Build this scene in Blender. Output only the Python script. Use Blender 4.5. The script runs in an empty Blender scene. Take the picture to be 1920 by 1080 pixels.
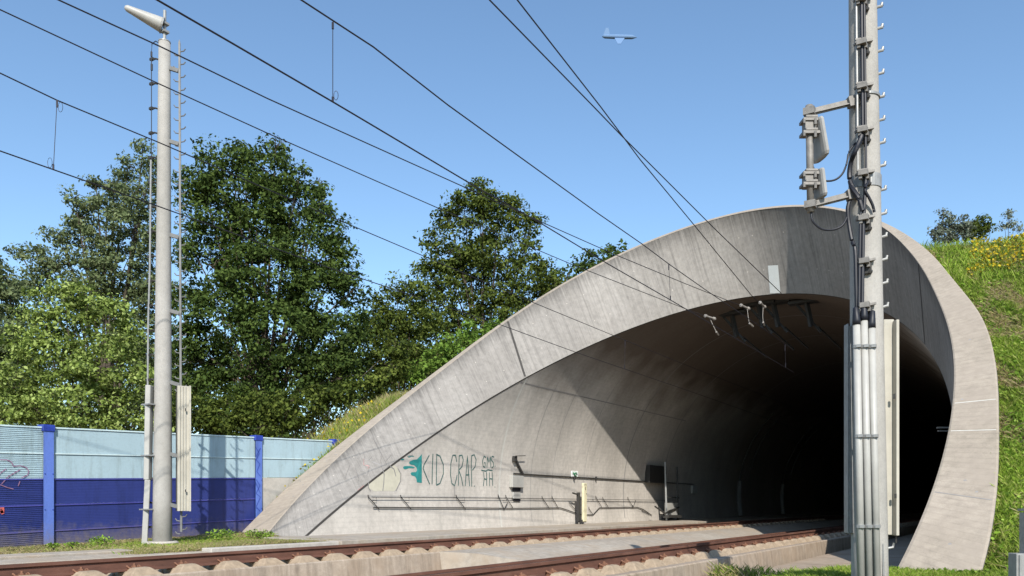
import bpy, math, random
import numpy as np
from mathutils import Vector, Matrix
random.seed(7); RNG = np.random.default_rng(7)
scene = bpy.context.scene
COL = scene.collection

# ------------------------------------------------------------------ camera
F_PX = 1500.0; U0 = 960.0; VH = 944.0; CAM = np.array([0, 0, .67])
ALPHA = math.atan2(990, F_PX); CA, SA = math.cos(ALPHA), math.sin(ALPHA)
cam = bpy.data.cameras.new('camera'); camo = bpy.data.objects.new('camera', cam); COL.objects.link(camo)
camo.location = CAM; camo.rotation_euler = (math.pi/2, 0, ALPHA)
cam.sensor_width = 36; cam.lens = F_PX/1920*36; cam.shift_y = (VH-540)/1920
cam.clip_start = .05; cam.clip_end = 6000
scene.camera = camo
# ------------------------------------------------------------------ sky and sun
SUN_AZ, SUN_EL = math.radians(38), math.radians(37)
w = bpy.data.worlds.new('World'); scene.world = w; w.use_nodes = True
nt = w.node_tree; bg = nt.nodes['Background']
sky = nt.nodes.new('ShaderNodeTexSky'); sky.sky_type = 'NISHITA'; sky.sun_disc = False
sky.sun_elevation = SUN_EL; sky.sun_rotation = math.radians(180-38)
sky.air_density = 1.0; sky.dust_density = .5; sky.ozone_density = 1.3; sky.altitude = 100
tint = nt.nodes.new('ShaderNodeMix'); tint.data_type = 'RGBA'; tint.blend_type = 'MULTIPLY'; tint.inputs['Factor'].default_value = 1; tint.inputs[7].default_value = (.91, 1.035, 1.08, 1)
nt.links.new(sky.outputs[0], tint.inputs[6]); nt.links.new(tint.outputs[2], bg.inputs[0]); bg.inputs[1].default_value = .15
sl = bpy.data.lights.new('sun', 'SUN'); sl.energy = 4.65; sl.angle = math.radians(.5); sl.color = (1, .95, .87)
so = bpy.data.objects.new('sun', sl); COL.objects.link(so)
LDIR = Vector((-math.sin(SUN_AZ)*math.cos(SUN_EL), math.cos(SUN_AZ)*math.cos(SUN_EL), -math.sin(SUN_EL)))
so.rotation_euler = LDIR.to_track_quat('-Z', 'Y').to_euler(); so.location = (20, -25, 30)
scene.view_settings.view_transform = 'Standard'; scene.view_settings.look = 'None'
scene.view_settings.exposure = 0.36; scene.view_settings.gamma = 1
scene.cycles.max_bounces = 6; scene.cycles.diffuse_bounces = 1; scene.cycles.transparent_max_bounces = 4

# ------------------------------------------------------------------ geometry of the view used for measuring the site
def ray(u, v):
    k = (u-U0)/F_PX
    return np.array([-SA+k*CA, CA+k*SA, (VH-v)/F_PX])
def atD(u, v, D): return CAM+ray(u, v)*D
def atX(u, v, X):
    d = ray(u, v); return CAM+d*(X/d[0])
def atZ(u, v, z):
    d = ray(u, v); return CAM+d*((z-CAM[2])/d[2])
BR, BX, BZ = 6.4, -7.70, 1.03                  # bore radius and centre
def on_bore(u, v, off=0.0):
    d = ray(u, v); R = BR-off
    a = d[0]**2+d[2]**2; b = 2*(d[0]*(CAM[0]-BX)+d[2]*(CAM[2]-BZ)); c = (CAM[0]-BX)**2+(CAM[2]-BZ)**2-R*R
    return CAM+d*((-b+math.sqrt(max(b*b-4*a*c, 0)))/(2*a))
def bore_wall(Y, z, off=0.0): return np.array([BX-math.sqrt((BR-off)**2-(z-BZ)**2), Y, z])

# ------------------------------------------------------------------ helpers
def new_obj(name, me, mat=None, parent=None, smooth=False):
    o = bpy.data.objects.new(name, me); COL.objects.link(o)
    if mat is not None: me.materials.append(mat)
    if parent is not None: o.parent = parent
    if smooth: me.polygons.foreach_set('use_smooth', [True]*len(me.polygons))
    return o
def tag(o, label=None, cat=None, group=None, kind=None):
    if label: o['label'] = label
    if cat: o['category'] = cat
    if group: o['group'] = group
    if kind: o['kind'] = kind
    return o
def empty(name, label, cat, loc=(0, 0, 0), group=None):
    o = bpy.data.objects.new(name, None); COL.objects.link(o); o.location = loc; o.empty_display_size = .2
    return tag(o, label, cat, group)
class MB:
    def __init__(s): s.v = []; s.f = []; s.uv = []
    def add(s, vs, fs):
        n = len(s.v); s.v += [tuple(map(float, p)) for p in vs]; s.f += [tuple(i+n for i in f) for f in fs]; return s
    def box(s, c, d, M=None):
        x, y, z = [k/2 for k in d]; P = [(-x,-y,-z),(x,-y,-z),(x,y,-z),(-x,y,-z),(-x,-y,z),(x,-y,z),(x,y,z),(-x,y,z)]
        if M is not None: P = [tuple(M @ Vector(p)) for p in P]
        P = [(p[0]+c[0], p[1]+c[1], p[2]+c[2]) for p in P]
        return s.add(P, [(0,3,2,1),(4,5,6,7),(0,1,5,4),(1,2,6,5),(2,3,7,6),(3,0,4,7)])
    def bar(s, a, b, wd, ht):                   # rectangular bar from a to b
        a = Vector(a); b = Vector(b); d = b-a; q = d.to_track_quat('Y', 'Z').to_matrix()
        m = (a+b)/2; return s.box(m, (wd, d.length, ht), q)
    def tube(s, pts, r, n=8, cap=True, r2=None):
        pts = [Vector(p) for p in pts]; N = len(pts); rings = []
        for i, p in enumerate(pts):
            t = (pts[min(i+1, N-1)]-pts[max(i-1, 0)]).normalized()
            up = Vector((0, 0, 1)) if abs(t.z) < .95 else Vector((0, 1, 0))
            x = t.cross(up).normalized(); y = x.cross(t)
            rr = r if r2 is None else r+(r2-r)*i/(N-1)
            if isinstance(r, (list, tuple)): rr = r[i]
            rings.append([p+x*rr*math.cos(k*2*math.pi/n)+y*rr*math.sin(k*2*math.pi/n) for k in range(n)])
        vs = [q for g in rings for q in g]; fs = []
        for i in range(N-1):
            for k in range(n): fs.append((i*n+k, i*n+(k+1)%n, (i+1)*n+(k+1)%n, (i+1)*n+k))
        if cap: fs += [tuple(range(n))[::-1], tuple((N-1)*n+k for k in range(n))]
        return s.add(vs, fs)
    def prism(s, prof, y0, y1):                # closed (x,z) profile swept along Y
        n = len(prof); vs = [(x, y0, z) for x, z in prof]+[(x, y1, z) for x, z in prof]
        return s.add(vs, [tuple(range(n)), tuple(range(2*n-1, n-1, -1))]+[(i, i+n, (i+1)%n+n, (i+1)%n) for i in range(n)])
    def build(s, name, mat=None, parent=None, smooth=False, bevel=0):
        me = bpy.data.meshes.new(name); me.from_pydata(s.v, [], s.f); me.update()
        import bmesh
        bm = bmesh.new(); bm.from_mesh(me); bmesh.ops.recalc_face_normals(bm, faces=bm.faces); bm.to_mesh(me); bm.free()
        o = new_obj(name, me, mat, parent, smooth)
        if bevel:
            b = o.modifiers.new('bevel', 'BEVEL'); b.width = bevel; b.segments = 1; b.limit_method = 'ANGLE'
        return o
def quads_mesh(name, V, mat, parent=None, k=4):
    V = np.asarray(V, dtype=np.float32).reshape(-1, 3); n = len(V)//k
    me = bpy.data.meshes.new(name); me.vertices.add(len(V)); me.vertices.foreach_set('co', V.ravel())
    me.loops.add(len(V)); me.loops.foreach_set('vertex_index', np.arange(len(V), dtype=np.int32))
    me.polygons.add(n); me.polygons.foreach_set('loop_start', np.arange(0, len(V), k, dtype=np.int32))
    me.update(calc_edges=True); me.validate()
    return new_obj(name, me, mat, parent)

# ------------------------------------------------------------------ materials
class NM:
    def __init__(s, name, rough=.8, metal=0, spec=.3):
        s.m = bpy.data.materials.new(name); s.m.use_nodes = True; s.nt = s.m.node_tree; s.N = s.nt.nodes; s.L = s.nt.links
        s.b = s.N['Principled BSDF']; s.b.inputs['Roughness'].default_value = rough; s.b.inputs['Metallic'].default_value = metal
        s.b.inputs['Specular IOR Level'].default_value = spec
    def co(s, which='Object', scale=(1, 1, 1), rot=(0, 0, 0)):
        t = s.N.new('ShaderNodeTexCoord'); m = s.N.new('ShaderNodeMapping'); s.L.new(t.outputs[which], m.inputs[0])
        m.inputs['Scale'].default_value = scale; m.inputs['Rotation'].default_value = rot; return m.outputs[0]
    def geo(s, scale=(1, 1, 1)):
        t = s.N.new('ShaderNodeNewGeometry'); m = s.N.new('ShaderNodeMapping'); s.L.new(t.outputs['Position'], m.inputs[0])
        m.inputs['Scale'].default_value = scale; return m.outputs[0]
    def noise(s, vec, scale, detail=4, rough=.55):
        n = s.N.new('ShaderNodeTexNoise'); n.inputs['Scale'].default_value = scale; n.inputs['Detail'].default_value = detail
        n.inputs['Roughness'].default_value = rough; s.L.new(vec, n.inputs['Vector']); return n.outputs['Fac']
    def ramp(s, fac, stops):
        r = s.N.new('ShaderNodeValToRGB'); s.L.new(fac, r.inputs[0]); e = r.color_ramp.elements
        while len(e) < len(stops): e.new(.5)
        for i, (p, c) in enumerate(stops):
            e[i].position = p; e[i].color = (*c, 1) if isinstance(c, (tuple, list)) else (c, c, c, 1)
        return r.outputs[0]
    def mix(s, a, b, fac=1.0, mode='MULTIPLY'):
        m = s.N.new('ShaderNodeMix'); m.data_type = 'RGBA'; m.blend_type = mode
        for sock, val in ((m.inputs['Factor'], fac), (m.inputs[6], a), (m.inputs[7], b)):
            if hasattr(val, 'is_output'): s.L.new(val, sock)
            elif isinstance(val, (int, float)): sock.default_value = val
            else: sock.default_value = (*val, 1)
        return m.outputs[2]
    def color(s, c):
        if hasattr(c, 'is_output'): s.L.new(c, s.b.inputs['Base Color'])
        else: s.b.inputs['Base Color'].default_value = (*c, 1)
        return s
    def bump(s, h, strength=.3, dist=.02):
        b = s.N.new('ShaderNodeBump'); b.inputs['Strength'].default_value = strength; b.inputs['Distance'].default_value = dist
        s.L.new(h, b.inputs['Height']); s.L.new(b.outputs[0], s.b.inputs['Normal']); return s

def concrete(name, c0, c1, streak=None, board=None, stain=.5, brown=None, sk=1.0):
    m = NM(name, .9, spec=.2); g = m.geo()
    col = m.ramp(m.noise(g, .55, 5, .6), [(.3, c0), (.7, c1)])
    col = m.mix(col, m.ramp(m.noise(g, 7, 6, .65), [(.25, 1-.35*stain), (.6, 1.0)]))
    col = m.mix(col, m.ramp(m.noise(g, 60, 3, .6), [(.3, .86), (.6, 1.0)]))
    h = m.noise(g, 45, 5, .7)
    if streak:                                   # run-off marks: UV x runs round the arch, y across
        uv = m.co('UV', (streak, .35, 1)); st = m.noise(uv, 1.0, 6, .7)
        col = m.mix(col, m.ramp(st, [(.3, 1-.38*sk), (.46, 1-.07*sk), (.62, 1.0)]))
        uv2 = m.co('UV', (streak*3.1, 1.2, 1)); st2 = m.noise(uv2, 1.0, 4, .7)
        col = m.mix(col, m.ramp(st2, [(.3, 1-.2*sk), (.55, 1.0)]))
        # darker weathered edge along the top (uv y near 1)
        col = m.mix(col, m.ramp(m.noise(m.co('UV', (.33, .1, 1)), 1.0, 3, .6), [(.35, .84), (.6, 1.04)]), .8)
        sx = m.N.new('ShaderNodeSeparateXYZ'); m.L.new(m.co('UV'), sx.inputs[0])
        md = m.N.new('ShaderNodeMath'); md.operation = 'MULTIPLY_ADD'; m.L.new(m.noise(m.co('UV', (streak*1.5, .1, 1)), 1, 5, .7), md.inputs[0]); md.inputs[1].default_value = .55; m.L.new(sx.outputs[1], md.inputs[2])
        col = m.mix(col, m.ramp(md.outputs[0], [(1.12, 1.0) if False else (.98, 1.0), (1.0, .55)])) if False else col
        e = m.ramp(md.outputs[0], [(.0, 1.0), (1.0, 1.0)])
        rr = m.N.new('ShaderNodeMapRange'); m.L.new(md.outputs[0], rr.inputs[0]); rr.inputs[1].default_value = 1.06; rr.inputs[2].default_value = 1.34; rr.inputs[3].default_value = 1.0; rr.inputs[4].default_value = (.45 if sk == 1 else 1.0)
        col = m.mix(col, rr.outputs[0])
    if board:
        wv = m.N.new('ShaderNodeTexWave'); wv.wave_type = 'BANDS'; wv.bands_direction = 'Y' if board > 0 else 'X'; wv.inputs['Scale'].default_value = abs(board); wv.inputs['Distortion'].default_value = .6
        wv.inputs['Detail'].default_value = 3
        m.L.new(m.co('UV'), wv.inputs['Vector'])
        col = m.mix(col, m.ramp(wv.outputs['Fac'], [(.0, .95 if sk < 1 else .9), (.2, 1.0)]))
    if brown: col = m.mix(col, brown, m.ramp(m.noise(g, 1.6, 5, .7), [(.42, 0.0), (.65, .7)]), 'MIX')
    return m.color(col).bump(h, .35, .01).m

M_COLLAR = concrete('collar concrete', (.305, .282, .255), (.37, .345, .315), streak=7, stain=.7)
M_BORE_ = concrete('lining concrete', (.55, .508, .455), (.69, .638, .575), streak=1.4, board=2.6, stain=.55, sk=.45)
def runs(mat, k=.6):
    N = mat.node_tree.nodes; L = mat.node_tree.links; b = N['Principled BSDF']; src = b.inputs['Base Color'].links[0].from_socket
    g = N.new('ShaderNodeNewGeometry'); mp = N.new('ShaderNodeMapping'); L.new(g.outputs['Position'], mp.inputs[0]); mp.inputs['Scale'].default_value = (1, 7, .5)
    n = N.new('ShaderNodeTexNoise'); n.inputs['Scale'].default_value = 1.0; n.inputs['Detail'].default_value = 6; n.inputs['Roughness'].default_value = .75; L.new(mp.outputs[0], n.inputs['Vector'])
    r = N.new('ShaderNodeValToRGB'); L.new(n.outputs['Fac'], r.inputs[0]); e = r.color_ramp.elements; e[0].position = .34; e[0].color = (.52, .50, .48, 1); e[1].position = .56; e[1].color = (1.12, 1.12, 1.12, 1)
    m = N.new('ShaderNodeMix'); m.data_type = 'RGBA'; m.blend_type = 'MULTIPLY'; m.inputs['Factor'].default_value = k; L.new(src, m.inputs[6]); L.new(r.outputs[0], m.inputs[7]); L.new(m.outputs[2], b.inputs['Base Color']); return mat
def vault_shade(mat):  # paints brown shade into the lining colour, up the vault and deeper in
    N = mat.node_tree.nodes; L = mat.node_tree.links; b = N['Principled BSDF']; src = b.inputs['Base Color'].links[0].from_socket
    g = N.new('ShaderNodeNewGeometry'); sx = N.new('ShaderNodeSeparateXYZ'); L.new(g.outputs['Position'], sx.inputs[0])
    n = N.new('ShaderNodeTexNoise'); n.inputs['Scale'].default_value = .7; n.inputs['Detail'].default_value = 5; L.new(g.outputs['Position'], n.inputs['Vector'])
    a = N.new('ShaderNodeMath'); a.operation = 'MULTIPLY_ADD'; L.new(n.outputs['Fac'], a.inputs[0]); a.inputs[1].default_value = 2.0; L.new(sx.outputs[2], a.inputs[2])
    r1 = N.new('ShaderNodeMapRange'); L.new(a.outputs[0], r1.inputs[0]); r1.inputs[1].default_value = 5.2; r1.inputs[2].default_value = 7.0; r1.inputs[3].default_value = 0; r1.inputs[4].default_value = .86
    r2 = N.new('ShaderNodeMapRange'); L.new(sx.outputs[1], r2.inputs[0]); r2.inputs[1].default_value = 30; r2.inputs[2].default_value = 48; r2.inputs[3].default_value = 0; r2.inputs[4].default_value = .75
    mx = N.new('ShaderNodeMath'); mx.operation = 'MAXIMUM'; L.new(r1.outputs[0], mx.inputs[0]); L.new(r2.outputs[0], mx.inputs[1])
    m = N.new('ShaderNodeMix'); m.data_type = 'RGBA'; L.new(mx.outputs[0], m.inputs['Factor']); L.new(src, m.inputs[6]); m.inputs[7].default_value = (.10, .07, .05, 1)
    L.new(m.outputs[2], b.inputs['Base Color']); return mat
M_BORE = vault_shade(M_BORE_)
M_RIM = concrete('rim concrete', (.345, .295, .235), (.42, .36, .295), stain=.8, board=-2.6, brown=(.33, .28, .23))
M_SLAB = concrete('slab concrete', (.37, .30, .235), (.47, .39, .31), stain=.9, brown=(.33, .25, .18))
M_SLABSIDE = concrete('infill concrete', (.36, .315, .265), (.47, .42, .355), stain=1.0, brown=(.35, .28, .21))
runs(M_SLAB); 
M_PALE = concrete('pale concrete', (.46, .42, .37), (.56, .52, .46), stain=.6)
M_PATCH = concrete('new mortar', (.58, .60, .58), (.62, .64, .62), stain=.1)
M_POLE = concrete('spun concrete', (.34, .325, .295), (.43, .41, .38), stain=.45)
def plain(name, c, rough=.5, metal=0, var=.15, sc=8, bump=0, spec=.4):
    m = NM(name, rough, metal, spec); g = m.geo()
    col = m.mix(c, m.ramp(m.noise(g, sc, 5, .65), [(.3, 1-var), (.65, 1.0)])); m.color(col)
    if bump: m.bump(m.noise(g, sc*4, 4), bump, .005)
    return m.m
M_WHITE = plain('weathered white plastic', (.41, .40, .37), .45, var=.2, sc=3)
M_CREAM = plain('cream cover paint', (.46, .43, .36), .5, var=.2, sc=3)
M_GALV = plain('galvanised steel', (.33, .33, .32), .5, .3, var=.25, sc=14)
M_GALVD = plain('aged galvanised steel', (.17, .17, .165), .6, .2, var=.3, sc=10)
M_CREAMD = plain('aged antenna cover', (.34, .33, .31), .4, var=.2, sc=5)
M_STEELB = plain('weathered steel', (.25, .235, .215), .6, .2, var=.35, sc=16)
M_DARKST = plain('dark steel', (.05, .048, .045), .6, .2)
M_BLACK = plain('black rubber', (.012, .013, .02), .5)
M_WIRE = plain('weathered copper wire', (.025, .022, .03), .5, .3)
M_BOLT = plain('rusty bolt', (.26, .125, .075), .8, .2, var=.5, sc=60)
M_TAN = plain('sleeper concrete', (.38, .29, .20), .9, var=.35, sc=12, bump=.3)
M_YEL = plain('cream marker paint', (.72, .66, .45), .5)
M_SIGN = plain('white enamel', (.78, .80, .78), .4, var=.08)
M_GREEN = plain('green enamel', (.05, .35, .14), .4)
M_INS = plain('pale insulator', (.30, .275, .25), .45)
M_TEAL = plain('teal spray paint', (.035, .27, .26), .6, var=.25, sc=10)
M_TEALD = plain('dark teal spray paint', (.07, .16, .15), .6, var=.4, sc=12)
M_PURP = plain('purple marker', (.28, .15, .25), .6, var=.3)
M_RED = plain('red spray paint', (.55, .12, .10), .6)
M_PINK = plain('faded pink spray paint', (.50, .28, .27), .8, var=.2)
M_FADE = plain('faded yellow spray paint', (.60, .565, .45), .9, var=.15, sc=5)
M_GREY = plain('faded grey spray paint', (.29, .275, .265), .85, var=.2)
M_JOINT = plain('joint filler', (.06, .055, .05), .9)
M_SEAL = plain('pale joint sealant', (.60, .58, .53), .8)
def rustrail():
    m = NM('rusty rail', .75, .15, .3); g = m.geo((1, .25, 1))
    m.color(m.ramp(m.noise(g, 6, 6, .7), [(.25, (.075, .040, .030)), (.55, (.155, .072, .050)), (.8, (.20, .115, .085))])).bump(m.noise(m.geo(), 90, 3), .3, .003); return m.m
M_RAIL = rustrail()
M_RAILTOP = plain('worn rail head', (.26, .2, .17), .4, .5, var=.3, sc=3)
def painted(name, c, ribs=0):
    m = NM(name, .42, 0, .45); g = m.geo()
    col = m.mix(c, m.ramp(m.noise(g, 1.3, 5, .7), [(.3, .88), (.7, 1.0)]))
    col = m.mix(col, m.ramp(m.noise(g, 25, 4, .7), [(.28, .88), (.5, 1.0)]))
    dr = m.noise(m.geo((1, 3.2, .45)), 1.6, 6, .75); col = m.mix(col, m.ramp(dr, [(.32, (.62, .60, .55)), (.5, (1, 1, 1))]), .55)
    sx = m.N.new('ShaderNodeSeparateXYZ'); m.L.new(m.geo(), sx.inputs[0]); ad = m.N.new('ShaderNodeMath'); ad.operation = 'MULTIPLY_ADD'; m.L.new(m.noise(m.geo(), 5, 6, .8), ad.inputs[0]); ad.inputs[1].default_value = -1.1; m.L.new(sx.outputs[2], ad.inputs[2])
    mr = m.N.new('ShaderNodeMapRange'); m.L.new(ad.outputs[0], mr.inputs[0]); mr.inputs[1].default_value = -.75; mr.inputs[2].default_value = -.25; mr.inputs[3].default_value = .65; mr.inputs[4].default_value = 0
    col = m.mix(col, (.20, .17, .13), mr.outputs[0], 'MIX')
    m.color(col)
    gz = m.geo((.02, .02, 1)); wv = m.N.new('ShaderNodeTexWave'); wv.bands_direction = 'Z'; wv.inputs['Scale'].default_value = ribs or 12; m.L.new(gz, wv.inputs[0])
    m.bump(wv.outputs['Fac'], .25 if ribs else .08, .006); return m.m
M_LBLUE = painted('pale blue panel', (.41, .54, .59), 14)
M_DBLUE = painted('deep blue panel', (.030, .044, .195), 10)
M_PBLUE = painted('mid blue post paint', (.12, .20, .58))
M_CBLUE = painted('post cap blue', (.03, .06, .38))
M_EDGE = painted('panel edge light', (.62, .76, .78))
M_EDGED = painted('panel edge blue', (.07, .075, .32))

def foliage(name, cols, trans=.3):
    if 'leaves' in name and 'weed' not in name: cols = [tuple(min(1, x*(1.0 if 'oak' in name else 1.28)) for x in c) for c in cols]
    m = NM(name, .7, 0, .12)
    gi = m.N.new('ShaderNodeNewGeometry')
    c = m.ramp(gi.outputs['Random Per Island'], [(i/(len(cols)-1), k) for i, k in enumerate(cols)])
    c = m.mix(c, m.ramp(m.noise(m.geo(), .5, 3), [(.3, .72), (.7, 1.12)])); m.color(c)
    tr = m.N.new('ShaderNodeBsdfTranslucent'); m.L.new(c, tr.inputs[0]); mx = m.N.new('ShaderNodeMixShader'); mx.inputs[0].default_value = trans
    out = m.N['Material Output']; m.L.new(m.b.outputs[0], mx.inputs[1]); m.L.new(tr.outputs[0], mx.inputs[2]); m.L.new(mx.outputs[0], out.inputs[0]); return m.m
M_OAK = foliage('dark oak leaves', [(.028, .048, .012), (.065, .105, .022), (.12, .17, .04)])
M_OAK2 = foliage('oak leaves', [(.032, .05, .010), (.09, .125, .022), (.17, .205, .042)])
M_WILLOW = foliage('grey green leaves', [(.06, .085, .035), (.12, .155, .065), (.19, .22, .11)])
M_BUSH = foliage('bright bush leaves', [(.06, .09, .02), (.17, .23, .045), (.33, .40, .13)])
M_FERN = foliage('light green leaves', [(.07, .12, .02), (.12, .20, .03), (.17, .26, .05)])
M_GRASS = foliage('grass blades', [(.11, .20, .015), (.24, .36, .04), (.34, .46, .07), (.42, .42, .14)], .35)
M_DRY = foliage('dry grass blades', [(.28, .28, .08), (.42, .36, .16), (.46, .37, .22), (.24, .32, .06)], .3)
M_WEED = foliage('weed leaves', [(.10, .19, .02), (.22, .36, .04), (.34, .48, .09)], .3)
M_FLOW = foliage('yellow flowers', [(.50, .36, .01), (.62, .46, .03), (.45, .40, .06)], .2)
M_GREYSH = foliage('grey shrub leaves', [(.09, .12, .08), (.15, .18, .13), (.2, .22, .17)], .25)
M_BARK = plain('bark', (.09, .07, .05), .9, var=.5, sc=12, bump=.5)
def soil():
    m = NM('soil and turf', .95, 0, .1); g = m.geo()
    m.color(m.ramp(m.noise(g, 2.2, 6, .7), [(.3, (.24, .14, .085)), (.5, (.22, .15, .085)), (.66, (.18, .155, .07)), (.8, (.16, .17, .06))])).bump(m.noise(g, 14, 6, .7), .8, .05); return m.m
M_SOIL = soil()

# ------------------------------------------------------------------ portal curves
TI = [(-2.6, 0), (-1.857, -.02), (-1.74, .08), (-1.53, .1), (-1.38, .0), (-1.19, -.06), (-.98, .08), (-.77, .18), (-.43, .12), (-.19, .1), (.055, .08), (.48, .04), (.77, -.02), (.956, -.09), (1.186, -.09), (1.37, .01), (1.5, .03), (1.9, 0), (2.6, 0)]
TO = [(-2.6, 1.3), (-1.83, 1.0), (-1.646, .9), (-1.44, .45), (-1.3, .22), (-1.19, .16), (-.98, .24), (-.77, .33), (-.43, .27), (-.19, .22), (.046, .2), (.26, .16), (.48, .12), (.71, .09), (.884, .15), (1.18, .3), (1.334, .57), (1.465, .63), (1.593, .66), (1.745, .81), (1.82, .88), (2.6, 1.3)]
def smooth_tab(T):
    a = np.array(T); x = np.linspace(-2.6, 2.6, 521); y = np.interp(x, a[:, 0], a[:, 1]); k = np.hanning(27); k /= k.sum()
    ys = np.convolve(np.pad(y, 13, mode='edge'), k, 'valid'); return x, ys
XI, YI = smooth_tab(TI); XO, YO = smooth_tab(TO)
PCX, PCZ, PRX, PRZ = -8.18, 1.97, 7.0, 7.9
def plane_rim(x, z): return 11.3+1.36*z-.07*x
def plane_bore(x, z): return 14.17+1.71*z+.10*x
def ell(t, w):
    rz = PRZ if math.cos(t) > 0 else PRX*.99; L = math.hypot(PRX*math.sin(t), rz*math.cos(t)); k = 1+w/L
    x = PCX+PRX*math.sin(t)*k; z = PCZ+rz*math.cos(t)*k; return np.array([x, plane_rim(x, z), z])
def Ipt(t, dr=0): return ell(t, np.interp(t, XI, YI)+dr)
def Opt(t, dr=0): return ell(t, max(np.interp(t, XO, YO), np.interp(t, XI, YI)+.07)+dr)
def beyond(x, z):
    """distance outside the outer collar edge, in the upright cross-section"""
    dx = x-PCX; dz = z-PCZ; rz = PRZ if dz > 0 else PRX*.99; t = math.atan2(dx/PRX, dz/rz); k = math.hypot(dx/PRX, dz/rz)
    return (k-1)*math.hypot(PRX*math.sin(t), rz*math.cos(t))-np.interp(t, XO, YO)
def Jpt(t): x = BX+BR*math.sin(t); z = BZ+BR*math.cos(t); return np.array([x, plane_bore(x, z), z])
TS = np.linspace(-2.12, 2.12, 213)
def tj(t): return t*1.0

def strip(name, rows, mat, parent, uvscale=True, closed=False):
    """rows: list (over t) of lists of points; builds a grid with UV (arc length, 0..1 across)"""
    n = len(rows); k = len(rows[0]); V = [tuple(p) for r in rows for p in r]; Fc = []; me = bpy.data.meshes.new(name)
    kk = k if closed else k-1
    for i in range(n-1):
        for j in range(kk): Fc.append((i*k+j, i*k+(j+1) % k, (i+1)*k+(j+1) % k, (i+1)*k+j))
    me.from_pydata(V, [], Fc)
    arc = np.r_[0, np.cumsum([np.linalg.norm(np.array(rows[i+1][0])-np.array(rows[i][0])) for i in range(n-1)])]
    uv = me.uv_layers.new(name='UVMap'); li = 0
    for i in range(n-1):
        for j in range(kk):
            for (a, b) in ((i, j), (i, j+1), (i+1, j+1), (i+1, j)):
                uv.data[li].uv = (arc[a], b/(k-1)); li += 1
    me.update(); return new_obj(name, me, mat, parent, smooth=True)

portal = empty('tunnel_portal', 'concrete railway tunnel mouth with slanted flaring oval collar and grassy bank over it', 'tunnel', (-7.7, 15, 0))
portal.location = (0, 0, 0)
def lerp(a, b, k): return a+(b-a)*k
rows = [[lerp(Jpt(t), Ipt(t), k) for k in np.linspace(0, 1, 9)] for t in TS]
strip('collar', rows, M_COLLAR, portal)
RI = .018
rows = [[Ipt(t), lerp(Ipt(t), Opt(t), .04)+np.array([0, -RI, 0]), lerp(Ipt(t), Opt(t), .96)+np.array([0, -RI, 0]), Opt(t)] for t in TS]
ro = strip('rim', rows, M_RIM, portal); 
for p in ro.data.polygons: p.use_smooth = False
rows = []
for t in TS:
    o = Opt(t); j = Jpt(t); rad = np.array([math.sin(t), 0, math.cos(t)])
    rows.append([o, o+np.array([0, .35, 0]), o+np.array([0, 3.2, 0])+rad*.05, j+rad*.75+np.array([0, 3.5, 0]), j+rad*.5+np.array([0, 4, 0])])
strip('collar_back', rows, M_COLLAR, portal)
tag(portal.children[-1], 'rough buried outer side of the collar')
# lining: from the joint line J into the hill
def lining():
    rows = []
    for t in TS:
        x = BX+BR*math.sin(t); z = BZ+BR*math.cos(t); y0 = plane_bore(x, z)
        ys = list(y0+np.array([0, .5, 1, 2, 3, 4, 6, 8, 11, 15]))+[60, 90, 130, 170]
        rows.append([(x, y, z) for y in ys])
    n = len(rows); k = len(rows[0]); V = [p for r in rows for p in r]; Fc = []
    for i in range(n-1):
        for j in range(k-1): Fc.append((i*k+j, i*k+j+1, (i+1)*k+j+1, (i+1)*k+j))
    base = len(V)
    V += [(BX+(BR+.5)*math.sin(t), y, BZ+(BR+.5)*math.cos(t)) for t in TS for y in (plane_bore(BX+BR*math.sin(t), BZ+BR*math.cos(t))+.6, 170)]
    for i in range(n-1): Fc.append((base+2*i, base+2*i+1, base+2*i+3, base+2*i+2))
    Fc.append(tuple(i*k+k-1 for i in range(n)))
    me = bpy.data.meshes.new('tunnel_lining'); me.from_pydata(V, [], Fc)
    uv = me.uv_layers.new(name='UVMap')
    co = [Vector(v) for v in V]
    for lp in me.loops:
        c = co[lp.vertex_index]; th = math.atan2(c.x-BX, c.z-BZ); uv.data[lp.index].uv = (c.y, th*BR)
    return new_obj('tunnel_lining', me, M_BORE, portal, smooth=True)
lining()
# dark gap along the joint between collar and lining
def ribbon(pts, nrm, wd, mb, lift=.004):
    """flat ribbon hugging a surface; nrm(p) gives outward normal at a point"""
    P = [Vector(p) for p in pts]; L = []
    for i, p in enumerate(P):
        t = (P[min(i+1, len(P)-1)]-P[max(i-1, 0)]).normalized(); n = Vector(nrm(p)).normalized(); s = t.cross(n).normalized()
        ww = wd[i] if isinstance(wd, (list, tuple)) else wd
        L.append((p+s*ww/2+n*lift, p-s*ww/2+n*lift))
    vs = [q for a in L for q in a]; mb.add(vs, [(2*i, 2*i+1, 2*i+3, 2*i+2) for i in range(len(P)-1)])
nb = lambda p: (BX-p[0], 0, BZ-p[2])
mb = MB(); ribbon([Jpt(t)+np.array([0, .03, 0]) for t in TS], nb, .055, mb, .006); mb.build('joint_line', M_JOINT, portal)
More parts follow.
